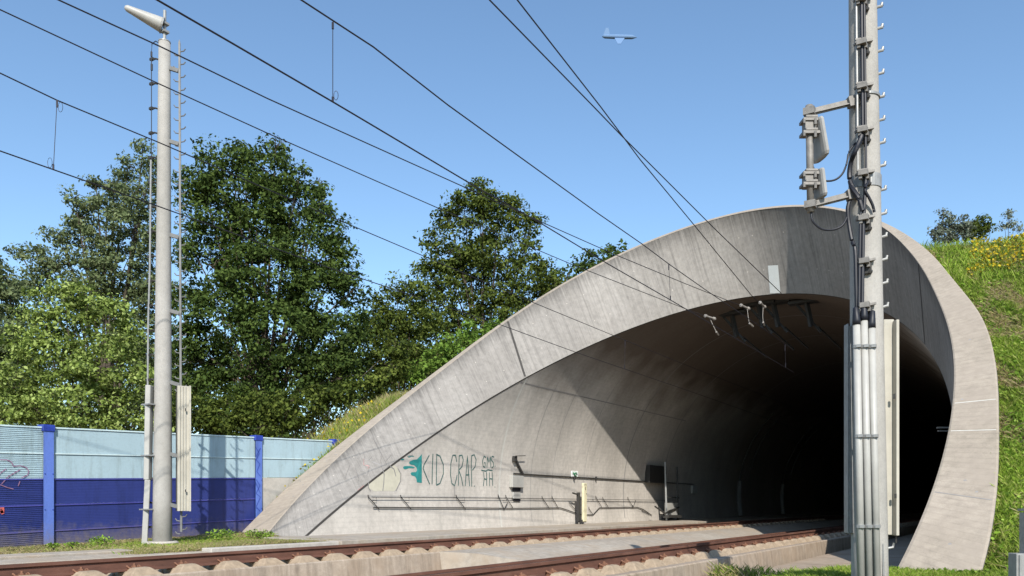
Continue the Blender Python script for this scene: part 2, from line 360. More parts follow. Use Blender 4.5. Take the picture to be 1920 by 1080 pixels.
# dark seam across the collar, pale seam down the lining below it
def collar_pt(t, k, lift=0):
    p = lerp(Jpt(t), Ipt(t), k); n = np.cross(Jpt(t+.01)-Jpt(t-.01), Ipt(t)-Jpt(t)); n /= np.linalg.norm(n)
    c = np.array([BX, p[1]-4, BZ]);
    if np.dot(n, c-p) < 0: n = -n
    return p+n*lift, n
def seam(t0, t1, name, wd=.05):
    mb = MB(); pts = []; nn = None
    for k in np.linspace(0.02, .995, 14):
        p, nn = collar_pt(lerp(t0, t1, k), k); pts.append(p)
    ribbon(pts, lambda p, nn=nn: nn, wd, mb, .006); return mb.build(name, M_JOINT, portal)
def find_t(fn, u, lo=-2, hi=2):
    best = None
    for t in np.linspace(lo, hi, 4001):
        p = fn(t)-CAM; D = -SA*p[0]+CA*p[1]
        if D < 2: continue
        uu = U0+F_PX*(CA*p[0]+SA*p[1])/D
        if best is None or abs(uu-u) < best[0]: best = (abs(uu-u), t)
    return best[1]
tJ1 = find_t(Jpt, 985, -2, 0); tI1 = find_t(Ipt, 952, -2, 0)
seam(tJ1, tI1, 'expansion_joint', .07)
tJ2 = find_t(Jpt, 1738, .4, 1.0); tI2 = find_t(Ipt, 1722, .8, 1.3); seam(tJ2, tI2, 'expansion_joint', .06)
y1 = Jpt(tJ1)[1]
def ring(y, t0, t1, wd, mat, name):
    mb = MB(); ribbon([(BX+BR*math.sin(t), y, BZ+BR*math.cos(t)) for t in np.linspace(t0, t1, 60)], nb, wd, mb, .006); return mb.build(name, mat, portal)
ring(y1+.08, -1.75, tJ1, .09, M_SEAL, 'sealed_joint')
for yy, t1 in ((y1+1.9, -.98), (y1+3.3, -.9), (y1+5.6, -.75), (y1+9, 1.4), (y1+13, 1.4), (y1+20, 1.4), (y1+30, 1.4)):
    ring(yy, -1.72, t1, .02 if t1 < 0 else .05, M_GREY, 'casting_joint')
mb = MB(); tz = math.acos((4.35-BZ)/BR)
ribbon([(BX-BR*math.sin(tz), y, 4.35) for y in np.linspace(plane_bore(-13, 4.35)+.1, 34, 30)], nb, .035, mb, .005); mb.build('casting_joint', M_GREY, portal)
# small holes and mortar plugs on the collar, pale mortar patch
def tiehole(parent, mat, r, t, k, name):
    p, n = collar_pt(t, k, .004); n = Vector(n); a = n.cross(Vector((0, 0, 1))).normalized(); b = n.cross(a)
    m = MB(); m.add([Vector(p)+a*r*math.cos(q*math.pi/4)+b*r*math.sin(q*math.pi/4) for q in range(8)], [tuple(range(8))]); return m
for i in range(44):
    t = -1.75+3.0*i/43
    for k in (.3, .72):
        m = tiehole(portal, None, .019, t+random.uniform(-.01, .01), k, 'h')
        if random.random() < .6: m.build('mortar_plug', M_PALE, portal)
        else: m.build('tie_hole', M_GREY, portal)
for uu in (1700, 1795, 1801):
    pass
for tq in (find_t(Ipt, 1686, .6, 1.3), 1.535, 1.60, 1.735):
    mm_ = MB(); ribbon([lerp(Ipt(tq), Opt(tq), k)+np.array([0, -RI, 0]) for k in np.linspace(.05, .95, 6)], lambda p: (0, -1, .74), .013, mm_, .005); mm_.build('rim_joint', M_SEAL if tq > 1.5 and tq < 1.65 else M_GREY, portal)
for _ in range(16):
    tq = random.choice([random.uniform(1.3, 1.95), random.uniform(-1.85, -1.5)]); pq = lerp(Ipt(tq), Opt(tq), random.uniform(.2, .8))+np.array([0, -RI, 0]); mm_ = MB()
    mm_.add([pq+np.array([.022*math.cos(q*math.pi/3), -.004+.018*math.sin(q*math.pi/3)*1.36*.5, .022*math.sin(q*math.pi/3)*.8]) for q in range(6)], [tuple(range(6))]); mm_.build('tie_hole', M_GREY, portal)
# graffiti on the lining
def strokes(mb, lst, wd, off=0.0, fn=None, nrm=None):
    for st in lst:
        pts = []
        for (a, b) in zip(st[:-1], st[1:]):
            for k in np.linspace(0, 1, 4)[:-1]: pts.append((lerp(a[0], b[0], k), lerp(a[1], b[1], k)))
        pts.append(st[-1]); ribbon([(fn or on_bore)(u, v) for u, v in pts], nrm or nb, wd, mb, .007)
def zz(L, x0=640, y0=820, s=1819/320): return [[(x0+x/s, y0+y/s) for x, y in st] for st in L]
G = zz([[(935,190),(880,290),(870,330),(885,370),(940,500)], [(975,175),(968,340),(965,500)], [(1015,180),(1010,500)],
        [(1010,180),(1050,200),(1085,290),(1085,390),(1050,490),(1010,510)],
        [(1228,260),(1215,190),(1185,190),(1165,280),(1162,400),(1175,490),(1205,515),(1225,440),(1232,400)],
        [(1255,190),(1250,350),(1245,515)], [(1255,195),(1285,190),(1298,240),(1285,310),(1250,350),(1275,420),(1295,520)],
        [(1318,520),(1330,350),(1342,190),(1352,350),(1365,520)], [(1322,400),(1362,400)],
        [(1388,525),(1385,350),(1385,195)], [(1385,195),(1415,185),(1435,240),(1425,310),(1395,350)], [(1412,520),(1420,520)],
        [(1538,215),(1520,200),(1503,250),(1510,310),(1530,320),(1532,270),(1520,270)], [(1550,320),(1555,205),(1572,270),(1588,205),(1592,320)],
        [(1625,210),(1605,200),(1598,240),(1618,270),(1620,310),(1600,325)], [(1635,305),(1640,310)],
        [(1490,350),(1540,360),(1560,345),(1610,355)], [(1515,370),(1520,440),(1512,520)], [(1545,370),(1548,515)], [(1575,375),(1580,520)], [(1605,370),(1612,515)], [(1520,440),(1545,450),(1550,435)], [(1580,440),(1608,445)], [(1632,530),(1638,530)]])
mb = MB(); strokes(mb, G, .035); tag(mb.build('graffiti', M_TEALD, portal), 'thin dark green lettering KID CRAP sprayed on the lining')
spl = [(858,178),(840,200),(805,235),(765,240),(728,258),(722,275),(740,290),(775,295),(800,320),(808,350),(795,370),(750,372),(738,385),(748,405),(785,415),(800,440),(805,480),(858,485)]
def fillpoly(mb, poly, off=.006, x0=640, y0=820, s=1819/320, fn=None):
    P = [(x0+x/s, y0+y/s) for x, y in poly]
    from mathutils.geometry import tessellate_polygon
    tr = tessellate_polygon([[Vector((a, b, 0)) for a, b in P]])
    mb.add([(fn or on_bore)(u, v, off) for u, v in P], [tuple(t) for t in tr])
mb = MB(); fillpoly(mb, spl)
fillpoly(mb, [(658,320),(668,308),(700,305),(750,308),(785,320),(770,330),(720,328),(690,340),(665,338)])
fillpoly(mb, [(705,205),(725,188),(760,192),(778,205),(745,205),(720,215)]); fillpoly(mb, [(635,238),(648,228),(672,230),(668,242),(645,245)])
tag(mb.build('graffiti', M_TEAL, portal), 'solid teal paint splash left of the lettering')
mb = MB(); fillpoly(mb, [(470,338),(520,302),(570,300),(610,340),(632,400),(625,480),(600,540),(560,575),(470,570),(350,575),(290,540),(285,490),(420,375)], .004); tag(mb.build('graffiti', M_FADE, portal), 'faded pale yellow round patch of paint')
mb = MB(); strokes(mb, zz([[(500,290),(560,340),(580,415)], [(440,330),(455,400),(450,490),(440,570)], [(600,330),(632,390),(628,470),(580,570)], [(290,480),(285,530),(310,575)], [(1200,520),(1208,620)], [(700,200),(760,190)]]), .03); mb.build('graffiti', M_GREY, portal)
def uvpx(p):
    q = np.asarray(p)-CAM; D = -SA*q[0]+CA*q[1]; return U0+F_PX*(CA*q[0]+SA*q[1])/D, VH-F_PX*q[2]/D
CG = [(t, k) for t in np.linspace(-1.9, .9, 85) for k in np.linspace(.02, .98, 7)]
CGP = np.array([uvpx(lerp(Jpt(t), Ipt(t), k)) for t, k in CG])
def on_collar(u, v, off=0.0):
    i = int(np.argmin(np.hypot(CGP[:, 0]-u, CGP[:, 1]-v))); t, k = CG[i]; st, sk = .04, .15
    best = 1e9
    for _ in range(60):
        imp = False
        for dt, dk in ((st, 0), (-st, 0), (0, sk), (0, -sk), (0, 0)):
            a = uvpx(lerp(Jpt(t+dt), Ipt(t+dt), k+dk)); e = math.hypot(a[0]-u, a[1]-v)
            if e < best-1e-6: best = e; t += dt; k += dk; imp = True; break
        if not imp: st *= .5; sk *= .5
    return collar_pt(t, min(max(k, .01), .99), off)[0]
tP = find_t(lambda t: lerp(Jpt(t), Ipt(t), .2), 1452, -.5, 1.2)
pp = []
for (a, b) in ((1444, 551), (1464, 551), (1459, 497), (1440, 498)): pp.append(on_collar(a, b, .008))
MB().add(pp, [(0, 1, 2, 3)]).build('mortar_patch', M_PATCH, portal)

nc = lambda p: (BX-p[0], -1.2, BZ-p[2])
mb = MB(); strokes(mb, zz([[(60,180),(90,210),(150,205),(180,215)], [(340,10),(400,120),(430,190),(420,250),(430,320)], [(250,200),(245,230),(290,245),(330,215)], [(470,260),(530,190),(545,240)], [(330,260),(395,290),(440,300)], [(150,330),(190,440),(180,470)], [(90,300),(60,380),(40,440)], [(300,320),(270,420)]]), .03, fn=on_collar, nrm=nc)
tag(mb.build('graffiti', M_GREY, portal), 'faint grey scribble on the lower collar')
mb = MB(); strokes(mb, zz([[(240,230),(240,295),(300,310),(280,335)], [(175,570),(270,572)]]), .035, fn=on_collar, nrm=nc); mb.build('graffiti', M_PINK, portal)

# ------------------------------------------------------------------ ground
def sst(a, b, x): t = min(max((x-a)/(b-a), 0), 1); return t*t*(3-2*t)
def hnoise(x, y): return .5*math.sin(x*1.7+y*.9)*math.sin(y*1.3-x*.6)+.3*math.sin(x*4.1+1)*math.sin(y*3.7+2)
def ground_z(x, y):
    if x > -4.14:
        g = lerp(-.52, -.22, sst(-3.9, -1.9, x)) if x < -1.9 else -.22
        if x > 4: g -= .0
    elif x > -12.13: g = -.95
    else: g = -.14+.025*(y-8.5) if y < 14 else 0.0
    if x < -12.13: g = min(max(g, -.35), .05)-.08*sst(10.2, 11.4, y)*sst(-14.5, -13.9, x)
    hp = (y-11.3+.07*x)/1.36-.22
    cap = 8.5-2.2*sst(-6, -1.2, x)-1.3*(1-sst(-12.5, -10.5, x))
    if hp > cap: hp = cap+(hp-cap)*.13*(1 if x > -3 else .02)
    hp = min(hp, 16)
    if x < -10: hp -= 1.1*sst(17.0, 20.5, y)*(1-sst(-12, -10, x))
    zp = min(max((y-11.3+.07*x)/1.36, 0), PCZ+7.6)
    xe = PCX-7.0*math.sqrt(max(1-((zp-PCZ)/7.9)**2, 0)) if y < 22 else -12.3
    xe = min(xe, -12.3)
    fall = sst(xe-5.6, xe-2.1, x) if x < -8 else 1
    hp = hp*fall-(1-fall)*.6
    inside = (-12.13 < x < -4.14)
    if hp > g and not (inside and hp < 2.0 and y < 26): g = hp+.10*hnoise(x, y)*min(1, (hp-g)*2)
    elif inside: pass
    return g
def terrain():
    xs = np.unique(np.r_[-900, -400, -200, -120, -80, np.arange(-60, -28, 2.), np.arange(-28, -12.6, .3), -12.3, -12.14, -12.12, np.arange(-11.5, -4.5, .5), -4.15, -4.13, np.arange(-3.9, 1.6, .16), np.arange(1.8, 8, .5), np.arange(9, 40, 3.), 60, 120, 250, 500, 900])
    ys = np.unique(np.r_[-900, -400, -150, -60, np.arange(-30, 0, 3.), np.arange(0, 6, .5), np.arange(6, 28, .16), np.arange(28, 45, 1.), np.arange(46, 100, 5.), 130, 200, 400, 900])
    nx, ny = len(xs), len(ys); V = [(x, y, ground_z(x, y)) for y in ys for x in xs]; Fc = []
    for j in range(ny-1):
        for i in range(nx-1):
            q = (j*nx+i, j*nx+i+1, (j+1)*nx+i+1, (j+1)*nx+i)
            c = np.mean([V[k] for k in q], axis=0)
            dx, dz = c[0]-PCX, c[2]-PCZ; t = math.atan2(dx, dz)
            if c[1] > 8 and c[2] > -.6:
                if beyond(c[0], c[2]) < -.12 and c[1] > plane_rim(c[0], c[2])-.05: continue
            Fc.append(q)
    me = bpy.data.meshes.new('ground'); me.from_pydata(V, [], Fc)
    o = new_obj('ground', me, M_SOIL, None, True); tag(o, kind='structure'); return o
terrain()
def struct(mb, name, mat, bevel=0): return tag(mb.build(name, mat, None, bevel=bevel), kind='structure')

# ------------------------------------------------------------------ tracks
PHI = math.atan(.109)
def make_track(Xr, label, first=None):
    t = empty('railway_track', label, 'railway track', (Xr, 0, 0), 'parallel slab railway tracks')
    t.rotation_euler = (0, -PHI, 0)
    return t
far = make_track(-9.43, 'rusty railway track on concrete slab, the far one beside the left wall and mast')
near = make_track(-4.77, 'rusty railway track on concrete slab, the near one beside the grass verge')
SZ = -.245
YA, YB = 1.2, 60
sb = MB(); sb.prism([(-2.15, SZ), (.62, SZ), (.62, -.95), (-2.15, -.95)], -8, 170)
slab = sb.build('slab', M_SLAB, far, bevel=.02)
RP = [(-.036, -.004), (-.03, 0), (.03, 0), (.036, -.004), (.036, -.038), (.009, -.052), (.009, -.135), (.075, -.158), (.075, -.172), (-.075, -.172), (-.075, -.158), (-.009, -.135), (-.009, -.052), (-.036, -.038)]
def rail(lx, par):
    m = MB(); m.prism([(x+lx, z) for x, z in RP], -8, 170); o = m.build('rail', M_RAIL, par)
    h = MB(); h.add([(lx-.029, -8, .0015), (lx+.029, -8, .0015), (lx+.029, 170, .0015), (lx-.029, 170, .0015)], [(0, 1, 2, 3)]); h.build('running_surface', M_RAILTOP, o)
    return o
r1 = rail(0, far); r2 = rail(-1.5, far)
def mound(m, x0, x1, top, y=0):
    # shoulder of a sleeper: trapezoid hump, wide at its foot
    b0, b1 = .235, .10; V = []
    for xx, zz_, hb in ((x0-.03, SZ-.01, b0), (x0, top, b1), (x1, top-.012, b1*.95), (x1+.10, SZ-.01, b0)):
        V += [(xx, y-hb, zz_), (xx, y+hb, zz_)]
    m.add(V, [(0, 2, 3, 1), (2, 4, 5, 3), (4, 6, 7, 5), (0, 6, 4, 2), (1, 3, 5, 7)])
def sleeper_mesh():
    m = MB()
    for rx in (0, -1.5):
        m.box((rx, 0, (SZ-.172)/2-.006), (.42, .26, .172-SZ*-1 if False else abs(SZ+.178)+.02))
        mound(m, rx+.15, rx+.26, -.128)
        if rx == 0: m.box((-.75, 0, SZ+.004), (1.5, .2, .03))
        V = []
        mm = MB(); mound(mm, .15, .26, -.128); mm.v = [(rx-x, y, z) for x, y, z in mm.v]; m.add(mm.v, mm.f)
    return m
def fastening_mesh(rx):
    m = MB(); yo = -.03
    m.box((rx, yo, -.186), (.34, .13, .026))
    for s in (1, -1):
        m.box((rx+s*.135, yo, -.160), (.10, .15, .03)); m.box((rx+s*.165, yo, -.150), (.03, .15, .05))
        m.tube([(rx+s*.125, yo, -.15), (rx+s*.125, yo, -.082)], .016, 6)
        m.tube([(rx+s*.125, yo, -.125), (rx+s*.125, yo, -.108)], .032, 6)
        for q in (1, -1):
            m.tube([(rx+s*.06, yo+q*.035, -.140), (rx+s*.10, yo+q*.08, -.108), (rx+s*.16, yo+q*.075, -.145), (rx+s*.13, yo+q*.03, -.125), (rx+s*.06, yo+q*.012, -.140)], .0115, 6)
    return m
sp = sleeper_mesh().build('sleeper', M_TAN, far, bevel=.012); Y0 = 3.08
tag(sp, 'tan concrete sleeper shoulders')
fa = [fastening_mesh(0).build('rail_fastening', M_BOLT, sp), fastening_mesh(-1.5).build('rail_fastening', M_BOLT, sp)]
sp.location = (0, Y0, 0)
def copy_sleeper(src, par, y):
    c = src.copy(); COL.objects.link(c); c.parent = par; c.location = (0, y, 0)
    for ch in list(src.children): d = ch.copy(); COL.objects.link(d); d.parent = c
n_sl = 62
for i in range(1, n_sl): copy_sleeper(sp, far, Y0+.65*i)
for o in (slab, r1, r2):
    c = o.copy(); COL.objects.link(c); c.parent = near
    for ch in list(o.children): d = ch.copy(); COL.objects.link(d); d.parent = c
for i in range(n_sl): copy_sleeper(sp, near, Y0+.25+.65*i)
# infill between the slabs, from a slanted front edge; drain floor before it
m = MB(); c = [(-8.80, -.175), (-8.3, -.20), (-6.86, -.475), (-6.86, -.9), (-8.80, -.9)]
n = len(c); y0s = [11.0, 11.3, 12.4, 12.4, 11.0]; m.add([(x, y0s[i], z) for i, (x, z) in enumerate(c)]+[(x, 170, z) for x, z in c], [tuple(range(n)), tuple(range(2*n-1, n-1, -1))]+[(i, i+n, (i+1) % n+n, (i+1) % n) for i in range(n)])
struct(m, 'trackbed_infill', M_SLABSIDE)
m = MB(); m.prism([(-8.78, -.80), (-6.88, -.86), (-6.88, -1.0), (-8.78, -1.0)], -8, 11.5); struct(m, 'drain_floor', M_SLAB)
# left walkway: kerb along the verge, wide walkway inside the mouth
m = MB(); m.prism([(-11.85, -.10), (-12.12, -.10), (-12.12, -.95), (-11.80, -.95)], 8.6, 11.6); struct(m, 'kerb', M_PALE, .01)
m = MB(); m.prism([(-11.9, -.16), (-12.5, -.14), (-12.5, -.95), (-11.85, -.95)], -8, 8.58); struct(m, 'kerb', M_SLABSIDE, .01)
m = MB(); m.prism([(-12.5, -.10), (-12.95, -.09), (-12.95, -.5), (-12.5, -.5)], -8, 7.6); struct(m, 'kerb', M_SLABSIDE, .01)
m = MB(); m.prism([(-11.78, -.085), (-14.3, -.07), (-14.3, -.95), (-11.76, -.95)], 11.6, 170); struct(m, 'walkway', M_SLABSIDE, .01)
m = MB(); m.prism([(-3.98, -.46), (-1.3, -.40), (-1.3, -1.1), (-3.98, -1.1)], 11.7, 170); struct(m, 'walkway', M_SLAB, .01)

# ------------------------------------------------------------------ noise barrier
XB = -16.2
nbar = empty('noise_barrier', 'noise barrier of pale blue over deep blue panels between blue posts beside the tunnel mouth', 'noise barrier', (0, 0, 0))
posts = [3.1, 8.06, 13.1, 15.72, 20.7]
def bz(y): return .03*(y-8.06)
def panel(y0, y1, z, h, mat, edge, ribs):
    a, b = y0+.075, y1-.075; m = MB(); x1 = XB-.02; x0 = XB-.13
    V = []
    for x in (x1, x0):
        for (y, zz_) in ((a, z+bz(a)+.001), (b, z+bz(b)+.001), (b, z+bz(b)+h-.001), (a, z+bz(a)+h-.001)): V.append((x, y, zz_))
    m.add(V, [(0, 1, 2, 3), (7, 6, 5, 4), (0, 4, 5, 1), (1, 5, 6, 2), (2, 6, 7, 3), (3, 7, 4, 0)])
    if ribs:
        for i in range(1, 14):
            k = z+.03*0+h*i/14; m.bar((x1+.003, a+.02, k+bz(a)), (x1+.003, b-.02, k+bz(b)), .012, .012)
    o = m.build('cassette_panel', mat, nbar)
    e = MB(); e.bar((x1+.008, a, z+bz(a)+h-.018), (x1+.008, b, z+bz(b)+h-.018), .024, .026); e.build('edge_bead', edge, o)
for i in range(4):
    for k in range(5):
        z = 2.173-.506*(k+1)
        lightc = k < 2
        if i >= 2 and not lightc:
            continue
        panel(posts[i], posts[i+1], z, .506, M_LBLUE if lightc else M_DBLUE, M_EDGE if lightc else M_EDGED, i == 0)
    if i >= 2:
        m = MB(); a, b = posts[i]+.075, posts[i+1]-.075; x1, x0 = XB-.02, XB-.15; V = []
        for x in (x1, x0): V += [(x, a, -.8), (x, b, -.8), (x, b, 1.155+bz(b)), (x, a, 1.155+bz(a))]
        m.add(V, [(0, 1, 2, 3), (7, 6, 5, 4), (0, 4, 5, 1), (1, 5, 6, 2), (2, 6, 7, 3), (3, 7, 4, 0)]); m.build('base_slab', M_PALE, nbar)
for i, y in enumerate(posts):
    m = MB(); t = 2.173+bz(y)
    m.box((XB+.035, y, (t-.6)/2), (.012, .19, t+.6)); m.box((XB-.06, y, (t-.6)/2), (.18, .012, t+.6)); m.box((XB-.155, y, (t-.6)/2), (.012, .19, t+.6))
    p = m.build('post', M_PBLUE, nbar)
    cp = MB(); cp.box((XB-.06, y, t-.03), (.235, .225, .13)); cp.build('post_cap', M_CBLUE, p, bevel=.006)
    if i in (1, 2):
        b = MB()
        for zz_ in (.55, 1.25): 
            for q in (-.075, .075): b.tube([(XB+.04, y+q, zz_), (XB+.05, y+q, zz_)], .012, 6)
        b.build('bolts', M_CBLUE, p)
nx = lambda p: (1, 0, 0)
onb = lambda u, v, off=0: atX(u, v, XB-.008)
zb = lambda L: [[(x/4, 780+y/4) for x, y in st] for st in L]
m = MB(); strokes(m, zb([[(0, 328), (50, 328), (85, 345), (100, 378), (150, 372), (195, 385), (215, 415), (205, 445), (160, 462)], [(10, 510), (60, 455), (150, 402)], [(-60, 480), (0, 430), (45, 395)], [(135, 525), (148, 490)], [(0, 515), (50, 535), (100, 548)]]), .018, fn=onb, nrm=nx)
tag(m.build('graffiti', M_PURP, nbar), 'thin purple scribble at the left end')
m = MB(); strokes(m, zb([[(0, 690), (20, 690), (20, 720), (0, 720)], [(5, 705), (22, 735)]]), .05, fn=onb, nrm=nx); m.build('graffiti', M_RED, nbar)
m = MB(); onp = lambda u, v, off=0: atX(u, v, XB+.043)
strokes(m, [[(479, 838), (486, 850), (480, 862), (487, 870), (481, 884), (488, 893)], [(481, 900), (487, 910), (480, 925), (488, 932), (480, 950), (487, 958)], [(488, 840), (480, 856)], [(479, 905), (488, 925)]], .014, fn=onp, nrm=nx); m.build('graffiti', M_CBLUE, nbar)

# ------------------------------------------------------------------ left mast
RV = np.array([CA, SA, 0.0]); FV = np.array([-SA, CA, 0.0])
def at(D, u, z): return CAM+FV*D+RV*((u-U0)/F_PX*D)+np.array([0, 0, z-CAM[2]])
def zat(v, D): return CAM[2]+(VH-v)/F_PX*D
DL = 15.3
lm = empty('mast', 'tall pale round concrete mast by the blue noise barrier with horn antenna on its tip', 'mast', (0, 0, 0))
p0 = at(DL, 304, -.6); p1 = at(DL, 308.5, zat(80, DL))
m = MB(); m.tube([lerp(p0, p1, k) for k in np.linspace(0, 1, 8)], .182, 28, True, .106); m.build('pole', M_POLE, lm, smooth=False)
for p in lm.children[-1].data.polygons: p.use_smooth = len(p.vertices) == 4
m = MB(); m.tube([p1, p1+np.array([0, 0, .02])], .112, 20); m.tube([p1, at(DL, 309, zat(20, DL))], .03, 10); m.build('top_tube', M_GALV, lm)
m = MB()
a = at(DL-.08, 306, zat(48, DL)); b = at(DL-1.0, 232, zat(9, DL))
a = np.array(at(DL, 303, zat(47, DL))); b = np.array(at(DL-.3, 233, zat(13, DL-.3)))
m.tube([a, lerp(a, b, .03), lerp(a, b, .5), lerp(a, b, .93), lerp(a, b, .99)], [.135, .135, .095, .058, .03], 18); hn = m.build('horn_antenna', M_WHITE, lm, smooth=True)
m = MB(); m.tube([lerp(a, b, -.03), lerp(a, b, .01)], .15, 18); m.box(at(DL, 309, zat(45, DL)), (.12, .12, .04)); m.box(at(DL, 309, zat(60, DL)), (.12, .12, .04)); m.build('antenna_clamp', M_GALV, hn)
def pole_edge(v, side, D=DL):
    k = (VH-v)/F_PX*D+CAM[2]; f = (k+.6)/(p1[2]+.6); return lerp(p0, p1, f)+RV*side*lerp(.182, .106, f), lerp(.182, .106, f)
# hooked cable brackets down the left side
v = 110; first = None
while v < 990:
    c, r = pole_edge(v, -1); m = MB()
    x = lambda du, dv: c+RV*du/F_PX*DL+np.array([0, 0, -dv/F_PX*DL])
    m.tube([x(3, 9), x(1, 2), x(-6, 0), x(-13, 3), x(-17, 1)], .017, 6); m.box(x(-12, 2)-FV*.02, (.09, .05, .045)); m.tube([x(4, 10), x(2, 2)], .024, 6)
    m.build('cable_bracket', M_DARKST, lm); v += 46.2
def line_pts(us, D=DL, fwd=0): return [at(D-fwd, u, zat(v, D-fwd)) for u, v in us]
m = MB(); m.tube(line_pts([(300, 82), (292, 77), (285, 82), (284, 100)], fwd=.05), .009, 6); m.tube(line_pts([(284, 100), (284, 135), (284, 300)], fwd=.05), .008, 6); m.build('thin_cable', M_BLACK, lm)
m = MB(); m.tube(line_pts([(284, 97), (284, 106)], fwd=.05), .017, 6); m.build('cable_weight', M_BLACK, lm); m = MB(); m.tube(line_pts([(284.5, 120), (284.5, 132)], fwd=.05), .02, 6); m.build('cable_weight', M_BLACK, lm)
m = MB(); m.tube(line_pts([(283, 300), (281, 500), (278, 600), (277, 722)], fwd=.05), .018, 8); m.build('cable', M_GALV, lm)
m = MB(); m.bar(at(DL-.08, 280.5, zat(724, DL)), at(DL-.08, 277, zat(900, DL)), .16, .10); m.bar(at(DL-.08, 277, zat(900, DL)), at(DL-.10, 271, -.12), .16, .10); m.build('cable_duct', M_WHITE, lm, bevel=.01)
for vv, uu in ((760, 279), (855, 278), (955, 275)):
    m = MB(); m.box(at(DL-.1, uu+2, zat(vv, DL)), (.25, .2, .025)); m.build('duct_clamp', M_GALV, lm)
# climbing rail with staggered pegs on the right side
m = MB(); m.tube([at(DL-.02, 340, -.02+.15), at(DL-.02, 336.5, zat(82, DL)), at(DL-.02, 336.5, zat(76, DL))], [.027, .025, .008], 4); cr = m.build('climbing_rail', M_GALVD, lm)
def urail(v): return lerp(336.5, 340, (v-80)/930)
v = 96; k = 0
def pegs(m, v, side):
    c = at(DL-.02, urail(v), zat(v, DL)); q = lambda du, dv: c+RV*du/F_PX*DL+np.array([0, 0, -dv/F_PX*DL])
    m.tube([q(side*2, 2), q(side*8, 1), q(side*11, -3)], .011, 6)
while v < 1000:
    if not 728 < v < 955:
        m = MB(); pegs(m, v, 1); pegs(m, v+8, -1); m.build('climbing_peg', M_GALVD, lm)
    v += 24.2
for vv in (128, 265, 440, 582, 716, 850, 945):
    m = MB(); c, r = pole_edge(vv, .7); m.bar(c-FV*.02, at(DL-.02, urail(vv)-2, zat(vv+6, DL)), .05, .07); m.build('rail_bracket', M_GALVD, lm)
m = MB(); cc = at(DL-.05, 343, (zat(725, DL)+zat(958, DL))/2); hh = zat(725, DL)-zat(958, DL)
Rz = Matrix.Rotation(ALPHA+.5, 3, 'Z')
m.box(cc, (.20, .13, hh), Rz)
for q in (-.07, -.02, .03): m.box(cc+np.array(Rz @ Vector((q, -.075, 0))), (.022, .03, hh-.004), Rz)
m.box(cc+np.array(Rz @ Vector((.115, -.02, 0))), (.03, .19, hh+.01), Rz); m.build('climbing_guard', M_CREAM, lm)
m = MB(); m.box(cc+FV*.12-RV*.13, (.10, .06, hh), Rz); m.build('guard_back', M_DARKST, lm)
m = MB()
for vv in (768, 920): m.box(at(DL-.15, 348, zat(vv, DL-.15)), (.02, .02, .05), Rz)
m.build('guard_lock', M_DARKST, lm)
m = MB(); b_ = at(DL, 304, 0); m.tube([b_+np.array([0, 0, -.4]), b_+np.array([0, 0, -.05])], .30, 20); m.build('foundation', M_PALE, lm, bevel=.03)

# ------------------------------------------------------------------ right mast
DR = 8.33
rm = empty('mast', 'thick concrete mast before the tunnel mouth, three white pipes and two panel antennas', 'mast', (0, 0, 0))
q0 = at(DR, 1632, -.4); q0[2] = zat(1080, DR)-.5; q1 = at(DR, 1617, zat(-40, DR)); q1b = q1+(q1-q0)/np.linalg.norm(q1-q0)*1.2
def rq(z):
    f = (z-q0[2])/(q1[2]-q0[2]); return lerp(q0, q1, f), lerp(.184, .134, f)
m = MB(); zs = np.linspace(q0[2], q1b[2], 12); m.tube([rq(z)[0] for z in zs], [rq(z)[1] for z in zs], 32); o = m.build('pole', M_POLE, rm)
for p in o.data.polygons: p.use_smooth = len(p.vertices) == 4
def rp(u_off, v, fwd=0.0):
    """point beside/before the pole axis: u_off px from the pole centre at image height v, fwd metres towards the viewer from the axis"""
    z = zat(v, DR); c, r = rq(z); p = c+RV*(u_off/F_PX*DR); return CAM+(p-CAM)*((DR-fwd)/DR)
# step irons
for vv in (15, 55, 98, 140, 184, 227, 270, 313, 358, 403, 446, 489, 533, 577):
    _, r = rq(zat(vv, DR)); e = r/DR*F_PX; m = MB()
    a = rp(e-3, vv, .02); b = rp(e+12, vv-4, .02); m.tube([a, b, b+np.array([0, 0, .004])], .015, 8)
    m.tube([b-RV*.01, rp(e+12, vv-10, .02)], .013, 8); m.build('step_iron', M_GALV, rm)
for vv in (186, 352):
    z = zat(vv, DR); c, r = rq(z); m = MB()
    if vv > 300: m.tube([c+np.array([0, 0, -.03]), c+np.array([0, 0, .10])], r+.009, 32)
    else: m.tube([c+np.array([0, 0, -.012]), c+np.array([0, 0, .012])], r+.012, 32)
    m.build('band_clamp', M_GALV, rm)
# cable clamps and cables on the face turned to the viewer
clv = (-4, 78, 160, 242, 323, 407, 488, 571)
for vv in clv:
    _, r = rq(zat(vv, DR)); m = MB(); f = r+.05
    m.bar(rp(-17, vv+5, f-.03), rp(17, vv-2, f-.02), .05, .022); m.bar(rp(-15, vv-2, f-.03), rp(5, vv-5, f), .05, .016)
    m.box(rp(-3, vv+1, f+.02), (.09, .06, .05)); m.box(rp(-8, vv+8, f), (.03, .04, .05)); m.box(rp(5, vv+9, f), (.03, .05, .04)); m.build('cable_clamp', M_STEELB, rm)
    m = MB(); m.box(rp(3, vv+16, f-.04), (.07, .05, .10)); m.tube([rp(4, vv+20, f-.02), rp(10, vv+22, f-.03)], .022, 8); m.build('clamp_bolt', M_DARKST, rm)
def cab(pts, r, name='cable', mat=M_BLACK): mm = MB(); mm.tube([rp(*p) for p in pts], r, 8); return mm.build(name, mat, rm)
